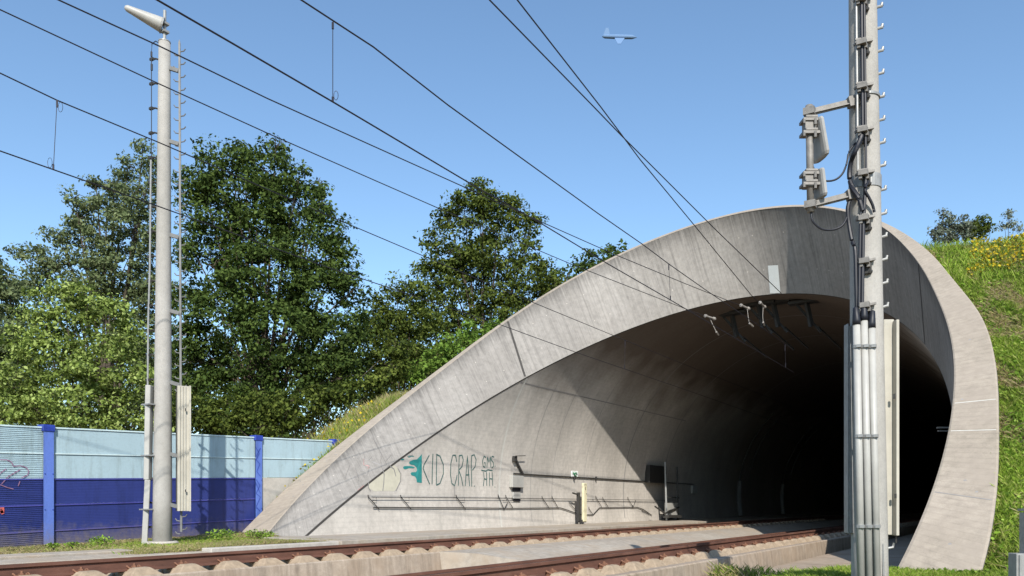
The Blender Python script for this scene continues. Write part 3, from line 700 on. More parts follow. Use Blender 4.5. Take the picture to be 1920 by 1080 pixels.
def smoothc(P, n=5):
    P = [np.array(p, float) for p in P]; out = []
    for i in range(len(P)-1):
        a, b, c, d = P[max(i-1, 0)], P[i], P[i+1], P[min(i+2, len(P)-1)]
        for k in np.linspace(0, 1, n, endpoint=False): out.append(.5*((2*b)+(-a+c)*k+(2*a-5*b+4*c-d)*k*k+(-a+3*b-3*c+d)*k**3))
    return [tuple(p) for p in out+[P[-1]]]
cab([(-2, -30, .19), (-3, 250, .19)], .016); cab([(3, -30, .19), (2, 330, .19)], .013); cab([(-12, -30, .17), (-13, 330, .17)], .012, mat=M_GALV)
cab(smoothc([(-3, 245, .20), (-8, 262, .21), (-18, 285, .2), (-26, 305, .12), (-29, 330, .1), (-24, 352, .15), (-12, 372, .2), (-5, 395, .21)]), .024)
cab([(2, 330, .19), (-4, 420, .2), (-8, 571, .21)], .018); cab([(-9, 400, .2), (-12, 500, .2), (-14, 575, .21)], .015)
cab(smoothc([(-28, 372, .1), (-33, 392, .1), (-31, 420, .1), (-26, 450, .13), (-20, 470, .17), (-19, 530, .18), (-18, 600, .18)]), .020)
cab(smoothc([(6, 340, .19), (0, 355, .22), (8, 372, .21), (14, 385, .2), (17, 398, .19)]), .014)
# three pipes with rubber boots
for i, (du, vt) in enumerate(((-15, 600), (-1, 592), (13, 606))):
    z = zat(vt, DR); c0 = rp(du-4, vt, .22); c1 = rp(du-1+i*1.0, 1140, .24)
    m = MB(); m.tube([c0, c1], .036, 16); pp = m.build('pipe', M_WHITE, rm, smooth=True)
    m = MB(); m.tube([c0-np.array([0, 0, .05]), c0+np.array([0, 0, .0]), c0+np.array([0, 0, .12])+RV*.01*(i-1), c0+np.array([0, 0, .13])+RV*.01*(i-1)], [.041, .04, .026, .014], 14); m.build('rubber_boot', M_BLACK, pp, smooth=True)
    for vv in (650, 818, 987):
        f = (vv-vt)/(1140-vt); c = lerp(c0, c1, f); m = MB(); m.tube([c-np.array([0, 0, .016]), c+np.array([0, 0, .016])], .043, 14); m.box(c-FV*.045, (.045, .03, .03)); m.build('pipe_clamp', M_GALV, pp)
# covers on both flanks
def flank(u0, u1, v0, v1, fwd, name, mat, dep=.09):
    a = rp(u0, (v0+v1)/2, fwd); b = rp(u1, (v0+v1)/2, fwd); c = (a+b)/2; h = zat(v0, DR)-zat(v1, DR)
    m = MB(); m.box(c, (np.linalg.norm(b-a), dep, h), Matrix.Rotation(ALPHA, 3, 'Z')); return m.build(name, mat, rm, bevel=.004)
flank(26, 45, 600, 1003, -.02, 'climbing_guard', M_CREAM); flank(46.5, 52, 603, 1003, .03, 'guard_flange', M_CREAM, .16)
flank(-39, -26, 612, 1000, -.02, 'climbing_guard', M_GALV); flank(-41.5, -40, 608, 1000, -.02, 'guard_flange', M_GALV, .10)
m = MB(); m.box(rp(50, 743, .12), (.02, .02, .05)); m.box(rp(50, 930, .12), (.02, .02, .05)); m.tube([rp(50, 1003, .05), rp(50, 1018, .05)], .008, 6); m.build('guard_lock', M_DARKST, rm)
m = MB(); m.tube([rp(34, 1028, .02), rp(44, 1026, .02), rp(46, 1018, .02)], .014, 8); m.tube([rp(24, 1020, .16), rp(26, 1080, .18)], .012, 6); m.build('earth_lug', M_GALV, rm)
# antenna frame
JV = 1517-1622
ft = (lambda v: rp(1517-1621.5, v, .10))
def A(u, v, fwd=.10):
    z = zat(v, DR); c, r = rq(z); uc = U0+F_PX*((c-CAM) @ RV)/((c-CAM) @ FV); p = c+RV*((u-uc)/F_PX*DR); return CAM+(p-CAM)*((DR-fwd)/DR)
m = MB(); m.tube([A(1517, 198), A(1520, 398)], .037, 14); fr = m.build('antenna_pole', M_STEELB, rm, smooth=True); tag(fr, 'slim upright tube held off the mast by two arms')
for (a, b) in (((1522, 210), (1596, 192)), ((1524, 384), (1594, 366))):
    m = MB(); m.bar(A(*a), A(*b), .012, .07); m.bar(A(a[0], a[1]+3), A(b[0], b[1]+3), .06, .012); m.bar(A(b[0]-6, b[1]+1), A(b[0]+12, b[1]-3), .08, .10); m.box(A(a[0]-4, a[1]), (.11, .10, .07)); m.build('bracket_arm', M_STEELB, rm)
Rt = Matrix.Rotation(ALPHA, 3, 'Z')
def panel_ant(v0, v1, tilt, u):
    c = A(u, (v0+v1)/2, .06); h = zat(v0, DR)-zat(v1, DR); m = MB()
    R = Rt @ Matrix.Rotation(tilt, 3, 'Y') @ Matrix.Rotation(.16, 3, 'Z')
    n = 14; prof = []
    for i in range(n): a_ = i/n*2*math.pi; prof.append((math.copysign(abs(math.cos(a_))**.6, math.cos(a_))*.034, math.copysign(abs(math.sin(a_))**.7, math.sin(a_))*.14))
    rings = [(-1, .55), (-.93, .9), (-.8, 1), (.8, 1), (.93, .9), (1, .55)]; V = []; Fc = []
    for zf, sc in rings:
        for x, y in prof: V.append(tuple(np.array(R @ Vector((x*sc, y*sc, zf*h/2)))+c))
    for i in range(len(rings)-1):
        for k in range(n): Fc.append((i*n+k, i*n+(k+1) % n, (i+1)*n+(k+1) % n, (i+1)*n+k))
    Fc += [tuple(range(n)), tuple(range((len(rings)-1)*n, len(rings)*n))]
    m.add(V, Fc); return m.build('panel_antenna', M_CREAMD, rm, smooth=False)
pa = [panel_ant(226, 300, -.17, 1534), panel_ant(322, 376, -.12, 1533)]
for i, vs_ in enumerate(((228, 252), (328, 348))):
    m = MB()
    for vv in vs_:
        m.box(A(1518, vv), (.17, .13, .028), Rt); m.box(A(1518, vv-5), (.12, .14, .02), Rt); m.tube([A(1508, vv-4, .17), A(1508, vv+3, .17)], .012, 6); m.tube([A(1529, vv-6, .17), A(1529, vv+5, .17)], .014, 6)
    m.box(A(1517, sum(vs_)/2), (.11, .10, .16), Rt); m.build('antenna_clamp', M_STEELB, pa[i])
def cabA(P, r): m = MB(); m.tube([A(*p) for p in smoothc(P)], r, 8); return m.build('cable', M_BLACK, rm)
cabA([(1524, 312), (1532, 330), (1547, 339), (1566, 337), (1580, 325), (1588, 305), (1592, 285), (1604, 268)], .010)
cabA([(1521, 398), (1524, 415), (1540, 429), (1560, 431), (1578, 424), (1588, 408), (1592, 392), (1593, 360)], .011)
m = MB(); c0 = at(DR, 1634, -.3); m.tube([c0+np.array([0, 0, -.3]), c0+np.array([0, 0, .16])], .34, 20); m.build('foundation', M_PALE, rm)

# ------------------------------------------------------------------ overhead wires
def wire3(pts): return [tuple(p) for p in pts]
def track_wire(name, L, X, r, par, y0=-6):
    P = [atX(u, v, X) for u, v in L]; d = (P[1]-P[0])/np.linalg.norm(P[1]-P[0]); k = (P[0][1]-y0)/d[1]; P = [P[0]-d*k]+P
    m = MB(); m.tube(P, r, 6); return m.build(name, M_WIRE, par)
def catenary(label, X, cw, mw, drops):
    e = empty('catenary', label, 'catenary', (0, 0, 0), 'catenaries over the tracks')
    track_wire('contact_wire', cw, X, .0085, e); track_wire('messenger_wire', mw, X, .0085, e)
    for (ut, vt, ub, vb, lp) in drops:
        a = atX(ut, vt, X); b = atX(ub, vb, X); m = MB(); m.tube([a, b], .0042, 6); dr = m.build('dropper', M_WIRE, e)
        m = MB(); s_ = .0006*np.linalg.norm(b-CAM)
        m.tube([a, a-np.array([0, 0, 4*s_*3])], .012, 6); m.tube([b, b+np.array([0, 0, 3*s_*3])], .012, 6)
        if lp:
            for (p, sg) in lp:
                base = b if p else a; R_ = 13*s_/2
                cc = base+RV*sg*R_*.9+np.array([0, 0, (1 if p else -1)*R_*1.8])
                m.tube([cc+RV*R_*.6*math.cos(q)+np.array([0, 0, R_*1.3*math.sin(q)]) for q in np.linspace(0, 2*math.pi, 15)], .003, 5)
        m.build('dropper_clip', M_WIRE, dr)
    return e
catenary('catenary over the far track, the two lowest wires at the left edge', -10.75,
    [(0, 283), (100, 318), (300, 388), (620, 503), (941, 610), (1081, 661), (1260, 722), (1500, 806)], [(0, 137), (107, 188), (300, 268), (615, 404), (787, 477), (1004, 569), (1150, 629), (1300, 690), (1500, 768)],
    [(107, 188, 100, 318, [(0, 1), (1, -1)]), (1172, 638, 1171, 692, None)])
catenary('catenary over the near track, contact wire and messenger wire ending in the tunnel crown', -6.1,
    [(295, 0), (430, 78), (624, 191), (700, 236), (900, 355), (1008, 415), (1135, 492), (1258, 563), (1370, 629), (1488, 698)], [(565, 0), (700, 88), (840, 197), (1121, 400), (1206, 459), (1254, 495), (1328, 547), (1431, 616), (1488, 657)],
    [(624, 42, 624, 191, [(1, 1)]), (1254, 495, 1257, 563, None), (1472, 646, 1473, 689, None)])
def free_wire(label, P, D0, D1, tail, jumper, r=.009):
    u0, u1 = P[0][0], P[-1][0]
    Q = []
    for (u, v) in P:
        k = (u-u0)/(u1-u0); iD = (1-k)/D0+k/D1; Q.append(atD(u, v, 1/iD))
    d = Q[0]-Q[1]; d /= np.linalg.norm(d); Q = [Q[0]+d*6]+Q
    e = empty('overhead_wire', label, 'overhead wire', (0, 0, 0), 'wires anchored in the tunnel mouth')
    m = MB(); m.tube(Q, r, 6); m.build('wire', M_WIRE, e)
    if tail:
        a = atD(*tail[0], D1); b = atD(*tail[1], D1+.4); m = MB(); m.tube([lerp(a, b, k) for k in (0, .12, .2, .8, .88, 1)], [.05, .05, .032, .032, .055, .055], 10); m.build('insulator', M_INS, e)
    if jumper: m = MB(); m.tube([atD(u, v, D1+.3) for u, v in jumper[:-1]], .010, 6); m.tube([atD(*jumper[-2], D1+.3), atD(*jumper[-1], D1+.5)], .03, 6); m.build('jumper_lead', M_INS, e)
    return e
free_wire('overhead wire ending in the leftmost pale insulator under the tunnel crown', [(0, 18), (300, 158), (500, 249), (700, 337), (821, 390), (1073, 496), (1275, 575), (1322, 593)], 10.6, 25.5, ((1322, 592), (1340, 598)), [(1331, 597), (1338, 612), (1343, 622), (1347, 628)])
free_wire('overhead wire ending in the middle insulator with a long jumper lead', [(110, 0), (300, 87), (500, 184), (700, 274), (880, 355), (1008, 413), (1150, 476), (1290, 534), (1389, 573)], 9.3, 25.5, ((1389, 572), (1404, 579)), [(1401, 578), (1403, 595), (1405, 606), (1412, 612)])
free_wire('steep wire that crosses the mortar patch on the concrete crown', [(918, 0), (1113, 200), (1165, 254), (1205, 294), (1336, 425), (1465, 550)], 11.3, 24.5, None, None, .011)
free_wire('steep wire ending in the short rightmost insulator under the crown', [(970, 0), (1126, 200), (1165, 252), (1200, 299), (1304, 425), (1410, 555), (1425, 569)], 11.0, 25.5, ((1425, 567), (1434, 576)), [(1431, 576), (1430, 592), (1431, 604), (1433, 610)], .011)
# ceiling brackets under the crown
for (u, v, lab) in ((1372, 588, 'leftmost dark bracket hanging from the tunnel crown'), (1422, 570, 'dark bracket hanging from the crown behind the short insulator'), (1450, 568, 'dark bracket with crossed struts under the crown'), (1512, 566, 'rightmost dark bracket hanging from the tunnel crown')):
    e = empty('ceiling_bracket', lab, 'bracket', (0, 0, 0), 'wire brackets under the crown')
    c = on_bore(u, v, .05); m = MB(); m.box(c, (1.1, .35, .09)); m.build('mounting_plate', M_DARKST, e)
    m = MB(); m.bar(c+np.array([0, 0, 0]), c+np.array([.12, .15, -.75]), .12, .12); m.bar(c+np.array([-.35, 0, 0]), c+np.array([.35, .4, -.95]), .07, .07); m.bar(c+np.array([.3, .3, -.8]), c+np.array([.75, 1.6, -1.35]), .05, .05); m.build('slant_bar', M_DARKST, e)
    m = MB(); m.tube([c+np.array([.05, .1, -.5]), c+np.array([.10, .14, -.8])], .07, 8); m.build('clamp', M_DARKST, e)

# ------------------------------------------------------------------ fittings on the lining
e = empty('wall_railing', 'thin railing along the tunnel wall with two bars and slanting dark bars', 'railing', (0, 0, 0))
def bar_on(mb, P, r, off): mb.tube([on_bore(u, v, off) for u, v in P], r, 6)
m = MB(); bar_on(m, [(697, 932), (850, 933), (1000, 934.5), (1130, 936.5), (1250, 938)], .010, .07); m.build('top_bar', M_DARKST, e)
m = MB(); bar_on(m, [(700, 951.5), (860, 952), (960, 953), (1050, 952), (1060, 955), (1088, 965), (1112, 965), (1124, 952), (1195, 951), (1206, 955), (1222, 966)], .016, .04); m.build('lower_bar', M_DARKST, e)
for (a, b) in (((691, 932), (711, 955)), ((752, 932), (771, 955)), ((856, 932), (873, 955)), ((935, 931), (945, 955)), ((945, 955), (952, 942)), ((949, 932), (962, 953)), ((1017, 934), (1030, 953)), ((1036, 934), (1047, 953)), ((1118, 934), (1129, 952)), ((1131, 936), (1141, 952)), ((1178, 936), (1187, 951)), ((1187, 951), (1192, 938)), ((1068, 943), (1082, 960)), ((1105, 955), (1112, 965))):  # short dark slanting bars lying against the lining
    m = MB(); bar_on(m, [a, b], .012, .05); bar_on(m, [a, (a[0]-1, a[1]-4)], .012, .05); m.build('slant_bar', M_DARKST, e)
    if abs(a[1]-932) < 2 and a[0] < 1060: m = MB(); bar_on(m, [(a[0]+15, 933), (a[0]+15, 939), (a[0]+8, 938)], .008, .05); m.build('hook', M_DARKST, e)
e = empty('wall_cable', 'thick dark cable clipped along the tunnel wall above the railing', 'cable', (0, 0, 0))
m = MB(); bar_on(m, [(963, 887.5), (1000, 890), (1076, 894.5), (1193, 901.5), (1300, 908)], .022, .035); m.build('cable', M_DARKST, e)
m = MB(); bar_on(m, [(966, 858), (972, 873), (980, 888)], .045, .05); bar_on(m, [(966, 855), (985, 854.5)], .014, .12); m.box(on_bore(965, 860, .05), (.1, .16, .16)); m.build('cable_bracket', M_DARKST, e)
m = MB()
for u, v in ((1077, 896), (1118, 897)): m.box(on_bore(u, v, .05), (.06, .05, .14))
m.build('cable_clip', M_DARKST, e)
def wall_box(u0, u1, v0, v1, dep, name, mat, par, off=None, bevel=.01):
    c = on_bore((u0+u1)/2, (v0+v1)/2, dep/2); a = on_bore(u0, (v0+v1)/2, dep/2); b = on_bore(u1, (v0+v1)/2, dep/2); t_ = on_bore((u0+u1)/2, v0, dep/2); l_ = on_bore((u0+u1)/2, v1, dep/2)
    m = MB(); m.box(c, (dep, abs(b[1]-a[1]), abs(t_[2]-l_[2]))); return m.build(name, mat, par, bevel=bevel)
e = empty('junction_box', 'two small white boxes one above the other on the tunnel wall', 'junction box', (0, 0, 0))
wall_box(958, 979, 892, 914, .14, 'box', M_WHITE, e); wall_box(961, 974, 923, 935, .10, 'box', M_WHITE, e); wall_box(962, 975, 914.5, 921, .06, 'cable_gland', M_BLACK, e); wall_box(963, 975, 935.5, 940, .05, 'cable_gland', M_BLACK, e)
e = empty('escape_sign', 'small white and green escape sign above the railing on the tunnel wall', 'sign', (0, 0, 0))
wall_box(1071, 1083.5, 883, 896, .03, 'plate', M_SIGN, e)
m = MB()
for P in ([(1075, 886), (1077, 890), (1081, 893)], [(1077, 888), (1080, 886), (1082, 889)]): m.tube([on_bore(u, v, .05) for u, v in P], .018, 5)
m.build('pictogram', M_GREEN, e)
e = empty('marker_post', 'upright cream marker post in front of the tunnel wall railing', 'post', (0, 0, 0))
c = on_bore(1095.5, 978, .35); h = on_bore(1095.5, 906, .35)[2]-c[2]
m = MB(); m.box(c+np.array([0, 0, h/2]), (.10, .22, h)); m.build('board', M_YEL, e, bevel=.01)
m = MB(); m.box(c+np.array([-.1, .0, .02]), (.2, .3, .1)); m.box(c+np.array([-.12, -.22, h*.38]), (.10, .10, h*.75)); m.tube([c+np.array([-.12, -.25, h*.70]), c+np.array([-.14, -.6, h*.74])], .03, 6); m.build('foot_and_clamp', M_DARKST, e)
m = MB(); m.box(c+np.array([.052, .0, h*.86]), (.008, .03, .12)); m.box(c+np.array([.052, .06, h*.72]), (.008, .04, .03)); m.build('mark', M_DARKST, e)
e = empty('niche_gate', 'dark steel gate with one pale upright on the edge of the tunnel shadow', 'gate', (0, 0, 0))
ya = on_bore(1221, 960)[1]; yb = on_bore(1247, 960)[1]
wall_box(1214, 1246, 873, 906, .22, 'niche_panel', M_DARKST, e)
m = MB(); m.tube([(-13.35, ya, -.05), (-13.42, ya, 2.45)], .045, 8); m.build('upright', M_GALV, e)
m = MB(); m.tube([(-13.45, yb, -.05), (-13.5, yb, 2.3)], .04, 8); m.build('upright', M_DARKST, e)
m = MB(); m.bar((-13.3, ya-.2, .12), (-13.4, yb, .10), .25, .12); m.bar((-13.4, ya, .95), (-13.4, yb, .92), .04, .05); m.tube([(-13.5, ya-.9, .55), (-13.3, ya-.3, .25), (-13.35, ya+.3, .35), (-13.4, yb, .5)], .035, 6); m.build('crossbar', M_DARKST, e)
m = MB(); m.box((-13.5, (ya+yb)/2+.2, .42), (.12, 1.3, .55)); m.build('cabinet', M_WHITE, e)
tag(wall_box(1297, 1306, 911, 925, .10, 'junction_box', M_WHITE, None), 'single small pale box on the wall inside the dark tunnel', 'junction box')
for (u, lab) in ((1382, 'first pale hose duct standing in the dark of the tunnel'), (1463, 'second and deeper pale hose duct in the dark of the tunnel')):
    e = empty('wall_duct', lab, 'duct', (0, 0, 0), 'ducts in the dark of the tunnel')
    y = on_bore(u, 940)[1]; m = MB(); m.tube([bore_wall(y, z, .12) for z in np.linspace(0, 1.9, 6)], .13, 10); m.build('duct_base', M_GALVD, e)
    m = MB(); m.tube([bore_wall(y, z, .08) for z in np.linspace(1.9, 5.6, 14)], .035, 8); m.tube([bore_wall(y+1.6, z, .08) for z in np.linspace(2.6, 5.6, 12)], .03, 8); m.build('conduit', M_DARKST, e)
# lamp-like bracket poking out of the right side of the mouth
e = empty('side_bracket', 'short grey double tube poking from behind the right rim of the tunnel', 'bracket', (0, 0, 0))
c = atD(1757, 802, 20.5); m = MB(); m.bar(c, c+RV*.75-FV*.1, .10, .035); m.bar(c+np.array([0, 0, -.08])+RV*.03, c+RV*.75+np.array([0, 0, -.09]), .08, .03); m.build('arm', M_GALV, e)

# grey steel cabinet at the lower right edge
e = empty('trackside_cabinet', 'grey ribbed steel cabinet with stepped top at the lower right edge', 'cabinet', (0, 0, 0))
DC = 7.0
def cbx(u0, u1, v0, z1, fwd, name, mat):
    a = at(DC, u0, 0); b = at(DC, u1, 0); z0 = zat(v0, DC); c = (a+b)/2+FV*fwd; c[2] = (z0+z1)/2; m = MB(); m.box(c, (np.linalg.norm(b-a), .12, z0-z1), Rt)
    k = 0
    while k*.06 < np.linalg.norm(b-a)-.04:
        q = a+RV*(.03+k*.06)+FV*(fwd-.065); q[2] = c[2]; m.box(q, (.022, .02, z0-z1-.02), Rt); k += 1
    return m.build(name, mat, e, bevel=.004)
cbx(1906, 1926, 1038, -.2, .06, 'low_housing', M_GALV); cbx(1927, 2040, 961, -.2, .06, 'housing', M_GALV)
m = MB(); a = at(DC, 1926, 0); b = at(DC, 2042, 0); c = (a+b)/2+FV*.06; c[2] = zat(956, DC); m.box(c, (np.linalg.norm(b-a), .15, .02), Rt); m.build('lid', M_GALV, e)

# ------------------------------------------------------------------ distant aircraft
e = empty('aircraft', 'tiny hazy pale blue aircraft high in the sky right of centre', 'aircraft', (0, 0, 0))
M_AIR = plain('aircraft haze blue', (.14, .225, .37), .95, var=.02, spec=0)  # distance haze is put into the aircraft's colour
def ac(u, v, dD=0): return atD(u, v, 900+dD)
m = MB(); m.tube([ac(1129, 68.5), ac(1134, 68.5), ac(1160, 69), ac(1185, 69.5), ac(1194, 70)], [.5, 2.0, 2.4, 2.2, .4], 12); m.build('fuselage', M_AIR, e, smooth=True)
m = MB(); m.add([ac(1131, 67), ac(1144, 67), ac(1141, 52), ac(1136, 52), ac(1131, 67, 1), ac(1144, 67, 1), ac(1141, 52, 1), ac(1136, 52, 1)], [(0, 1, 2, 3), (7, 6, 5, 4), (0, 4, 5, 1), (1, 5, 6, 2), (2, 6, 7, 3), (3, 7, 4, 0)]); m.build('tail_fin', M_AIR, e)
m = MB(); m.add([ac(1152, 70), ac(1172, 70), ac(1164, 82, -14), ac(1158, 82, -14), ac(1152, 70.6, 1), ac(1172, 70.6, 1), ac(1164, 82.5, -13), ac(1158, 82.5, -13)], [(0, 1, 2, 3), (7, 6, 5, 4), (0, 4, 5, 1), (1, 5, 6, 2), (2, 6, 7, 3), (3, 7, 4, 0)]); m.build('wing', M_AIR, e)

# ------------------------------------------------------------------ foliage
def leaf_quads(C, size, up=.5, outward=None, asp=.55, jit=.5):
    n = len(C); N = RNG.normal(size=(n, 3))
    if outward is not None: N = N*.8+outward*.9
    N[:, 2] += up; N /= np.linalg.norm(N, axis=1)[:, None]+1e-9
    A_ = RNG.normal(size=(n, 3)); A_ -= (A_*N).sum(1)[:, None]*N; A_ /= np.linalg.norm(A_, axis=1)[:, None]+1e-9; B_ = np.cross(N, A_)
    s = (size*(1+jit*RNG.normal(size=n)).clip(.4, 1.8))[:, None] if np.isscalar(size) else size[:, None]
    V = np.stack([C-A_*s*.5, C+B_*s*asp*.5+N*s*.06, C+A_*s*.5, C-B_*s*asp*.5+N*s*.06], 1); return V.reshape(-1, 3)
def sph(n):
    v = RNG.normal(size=(n, 3)); return v/np.linalg.norm(v, axis=1)[:, None]
def tree(name, label, cat, D, blobs, mat, leaf=.16, dens=1.0, clump=.55, base_u=None, group=None, twig=False, depth=.9, basez=-.3, cover=1.0):
    cs = []; rs = []
    for (u, v, rp_) in blobs:
        r = rp_/F_PX*D; cs.append(atD(u, v, D+RNG.normal()*.25*r*depth)); rs.append(r)
    cs = np.array(cs); rs = np.array(rs)
    bu = base_u if base_u is not None else np.mean([b[0] for b in blobs]); base = at(D, bu, basez)
    root = empty(name, label, cat, tuple(base), group)
    sub = []; own = []
    for c, r in zip(cs, rs):
        n = max(4, int(8.5*cover*(r/clump)**2)); d = sph(n); rr = r*(.45+.55*RNG.random(n)**.45)
        sub.append(c+d*rr[:, None]*np.array([1, 1, .95])); own.append(np.repeat(c[None], n, 0))
    sub = np.concatenate(sub); own = np.concatenate(own)
    nl = int(52*dens); L = []; O = []
    for c, oc in zip(sub, own):
        k = int(nl*RNG.uniform(.5, 1.3)); d = sph(k); cr = clump*RNG.uniform(.55, 1.15)
        ax = np.array([1.15, 1.15, .62])*cr
        L.append(c+d*(RNG.random(k)**.4)[:, None]*ax); o = d*.6+(c-oc)/np.linalg.norm(c-oc+1e-6)*.5; O.append(o)
    L = np.concatenate(L); O = np.concatenate(O)
    V = leaf_quads(L, leaf, .55, O)-base; quads_mesh('crown', V, mat, root)
    m = MB(); top = cs[:, 2].max(); mid = np.array([cs[:, 0].mean(), cs[:, 1].mean(), base[2]+(top-base[2])*.35])
    h = top-base[2]; tr = max(.03, h*.010); trunk = [base, lerp(base, mid, .5)+RNG.normal(size=3)*.08, mid]; m.tube([p-base for p in trunk], [tr*1.4, tr, tr*.8], 8)
    for c, r in zip(cs, rs):
        s0 = lerp(base, mid, RNG.uniform(.55, 1.0)); q = lerp(s0, c, .5)+np.array([0, 0, .1*h*RNG.random()])
        m.tube([s0-base, q-base, c-base], [tr*.55, tr*.3, tr*.12], 5)
        for _ in range(5): d = sph(1)[0]*r*.85; m.tube([c-base, c+d*.5+np.array([0, 0, .1])-base, c+d-base], [tr*.14, tr*.09, .008], 4)
    m.build('trunk', M_BARK, root)
    if twig:
        V = []
        for (u, v, rp_) in blobs: pass
    return root, len(L)
NL = 0
def T(*a, **k):
    global NL
    NL += tree(*a, **k)[1]
T('oak_tree', 'tallest dark green oak, just right of the slim mast top', 'tree', 34,
  [(517,278,26),(455,292,30),(405,300,28),(375,340,36),(500,325,45),(440,350,55),(560,340,34),(598,345,20),(600,385,28),(545,400,55),(400,410,55),(480,430,65),(620,440,32),(580,470,55),(640,500,38),(400,500,60),(500,520,75),(600,560,60),(660,545,30),(420,600,65),(520,620,75),(620,640,60),(665,610,28),(380,680,55),(460,710,60),(560,710,60),(640,710,45),(400,780,45),(500,790,50),(352,560,32),(350,640,36),(362,470,28),(350,720,36)], M_OAK, .145, 2.0, .62, 480)
T('feathery_tree', 'loose feathery grey green tree left of the tall oak, pale branch tips in the sky', 'tree', 38,
  [(268,275,9),(285,310,20),(240,315,22),(215,345,22),(180,345,16),(140,370,18),(270,360,38),(200,395,38),(150,410,26),(250,430,50),(110,440,24),(170,465,42),(70,480,22),(35,470,14),(110,510,36),(60,530,30),(230,510,60),(170,560,50),(290,560,45),(270,640,60),(290,740,50)], M_WILLOW, .135, 1.5, .5, 250)
T('pale_leaved_tree', 'pale grey green tree cut off by the left edge, sky showing through', 'tree', 31,
  [(5,520,30),(-30,540,60),(20,560,30),(-10,620,55),(25,600,26),(-50,680,80),(20,665,26),(0,740,60)], M_WILLOW, .125, 1.5, .45, -30)
T('broadleaf_bush', 'large bright green leafy bush rising behind the left noise barrier panel', 'bush', 24,
  [(120,545,24),(165,555,28),(80,580,34),(200,590,36),(140,610,48),(60,640,40),(230,640,40),(110,680,55),(190,690,55),(30,710,45),(260,710,35),(70,770,50),(150,770,60),(230,780,50),(290,790,30),(5,790,45)], M_BUSH, .10, 1.9, .42, 150)
T('oak_tree', 'second oak, rounded and standing alone above the sloping collar', 'tree', 46,
  [(905,362,22),(870,385,26),(935,385,30),(845,415,26),(900,420,45),(965,410,28),(985,435,18),(1000,410,8),(815,455,22),(860,465,42),(930,480,45),(985,480,28),(1015,495,18),(805,510,26),(850,530,45),(920,550,45),(990,540,38),(1040,530,22),(820,590,45),(890,610,45),(960,590,40),(850,660,40),(790,650,40)], M_OAK2, .175, 1.8, .7, 905)
T('oak_tree', 'smaller dull green tree filling the gap between the two big oaks', 'tree', 38,
  [(745,540,24),(725,570,26),(775,555,28),(735,620,40),(790,610,38),(700,610,22),(720,680,45),(780,680,45),(690,720,40),(830,680,35)], M_OAK2, .14, 1.8, .55, 750)
T('oak_tree', 'distant small tree tops peeping over the middle of the sloping collar', 'tree', 75,
  [(1110,492,20),(1140,480,18),(1160,472,12),(1085,505,18),(1060,525,22),(1130,510,26),(1165,490,14),(1030,550,26),(1080,550,26)], M_OAK, .34, .8, .9, 1110)
T('fern_shrub', 'light green shrub leaning over the upper edge of the collar below the oaks', 'shrub', 30,
  [(880,625,20),(850,650,24),(905,640,16),(820,675,24),(870,660,20),(790,700,22),(930,615,12)], M_FERN, .12, 1.4, .38, 840, basez=2.5)
T('hedge_shrub', 'dark undergrowth at the foot of the tall oak above the noise barrier', 'shrub', 29,
  [(350,770,40),(420,780,40),(480,770,38),(540,770,36),(590,755,30),(640,735,28),(690,715,24),(500,800,30),(440,810,30),(560,795,18),(740,690,22),(330,800,30),(740,650,25)], M_OAK2, .125, 1.5, .42, 470)
T('grey_shrub', 'grey green shrub on the hill crest right of the collar', 'shrub', 24,
  [(1768,400,7),(1775,415,16),(1800,418,15),(1755,430,11),(1790,436,18),(1770,444,16),(1752,446,8),(1812,430,12)], M_GREYSH, .075, .55, .17, 1780, basez=5.6)
T('grey_shrub', 'rounder olive shrub on the hill crest between the grey shrub and yellow flowers', 'shrub', 25,
  [(1822,425,14),(1840,418,14),(1852,428,10),(1835,438,15),(1815,440,12)], M_OAK2, .075, .7, .17, 1835, basez=5.6)
T('thin_shrub', 'thin wispy shrub at the right edge behind yellow flowers', 'shrub', 26,
  [(1890,398,5),(1890,412,8),(1900,425,10),(1884,425,9),(1912,430,8)], M_GREYSH, .07, .4, .17, 1892, basez=5.8)

T('thicket_tree', 'dark thicket behind the tall oak, seen between the two oaks and the barrier', 'tree', 52,
  [(u_, v_, 42) for u_ in range(330, 860, 48) for v_ in (700, 770, 840)]+[(690, 640, 34), (740, 600, 26), (640, 660, 34)], M_OAK2, .26, .55, .8, 600)
T('thicket_tree', 'dark thicket behind the bright bush and feathery tree, low on the left', 'tree', 54,
  [(u_, v_, 44) for u_ in range(-60, 330, 50) for v_ in (690, 760, 840)]+[(60, 620, 34), (250, 640, 34)], M_OAK2, .26, .5, .8, 130)
# ------------------------------------------------------------------ grasses
def hill_pts(n, fx, fy, ok=None):
    P = []
    while len(P) < n:
        x = fx(); y = fy()
        if ok and not ok(x, y): continue
        z = ground_z(x, y)
        dx, dz = x-PCX, z-PCZ
        if y > 8 and z > -.3 and y > plane_rim(x, z)-.08 and beyond(x, z) < -.02 and -17.5 < x < -.3: continue
        P.append((x, y, z))
    return np.array(P)
def blades(P, h, wd, lean=.35, k=3):
    n = len(P); P = np.repeat(P, k, 0); n = len(P); P = P+RNG.normal(size=(n, 3))*np.array([.03, .03, 0])
    hh = h*(RNG.uniform(.4, 1.25, n)); a = RNG.uniform(0, 2*math.pi, n); w_ = wd*RNG.uniform(.6, 1.4, n)
    D_ = np.stack([np.cos(a), np.sin(a), 0*a], 1); l = RNG.normal(size=(n, 2))*lean
    tip = P+np.stack([l[:, 0]*hh, l[:, 1]*hh, hh], 1); mid = P*.45+tip*.55+np.array([0, 0, 1])*hh[:, None]*.08
    V = np.stack([P-D_*w_[:, None]*.5-np.array([0, 0, .02]), P+D_*w_[:, None]*.5-np.array([0, 0, .02]), mid+D_*w_[:, None]*.35, tip], 1); return V.reshape(-1, 3)
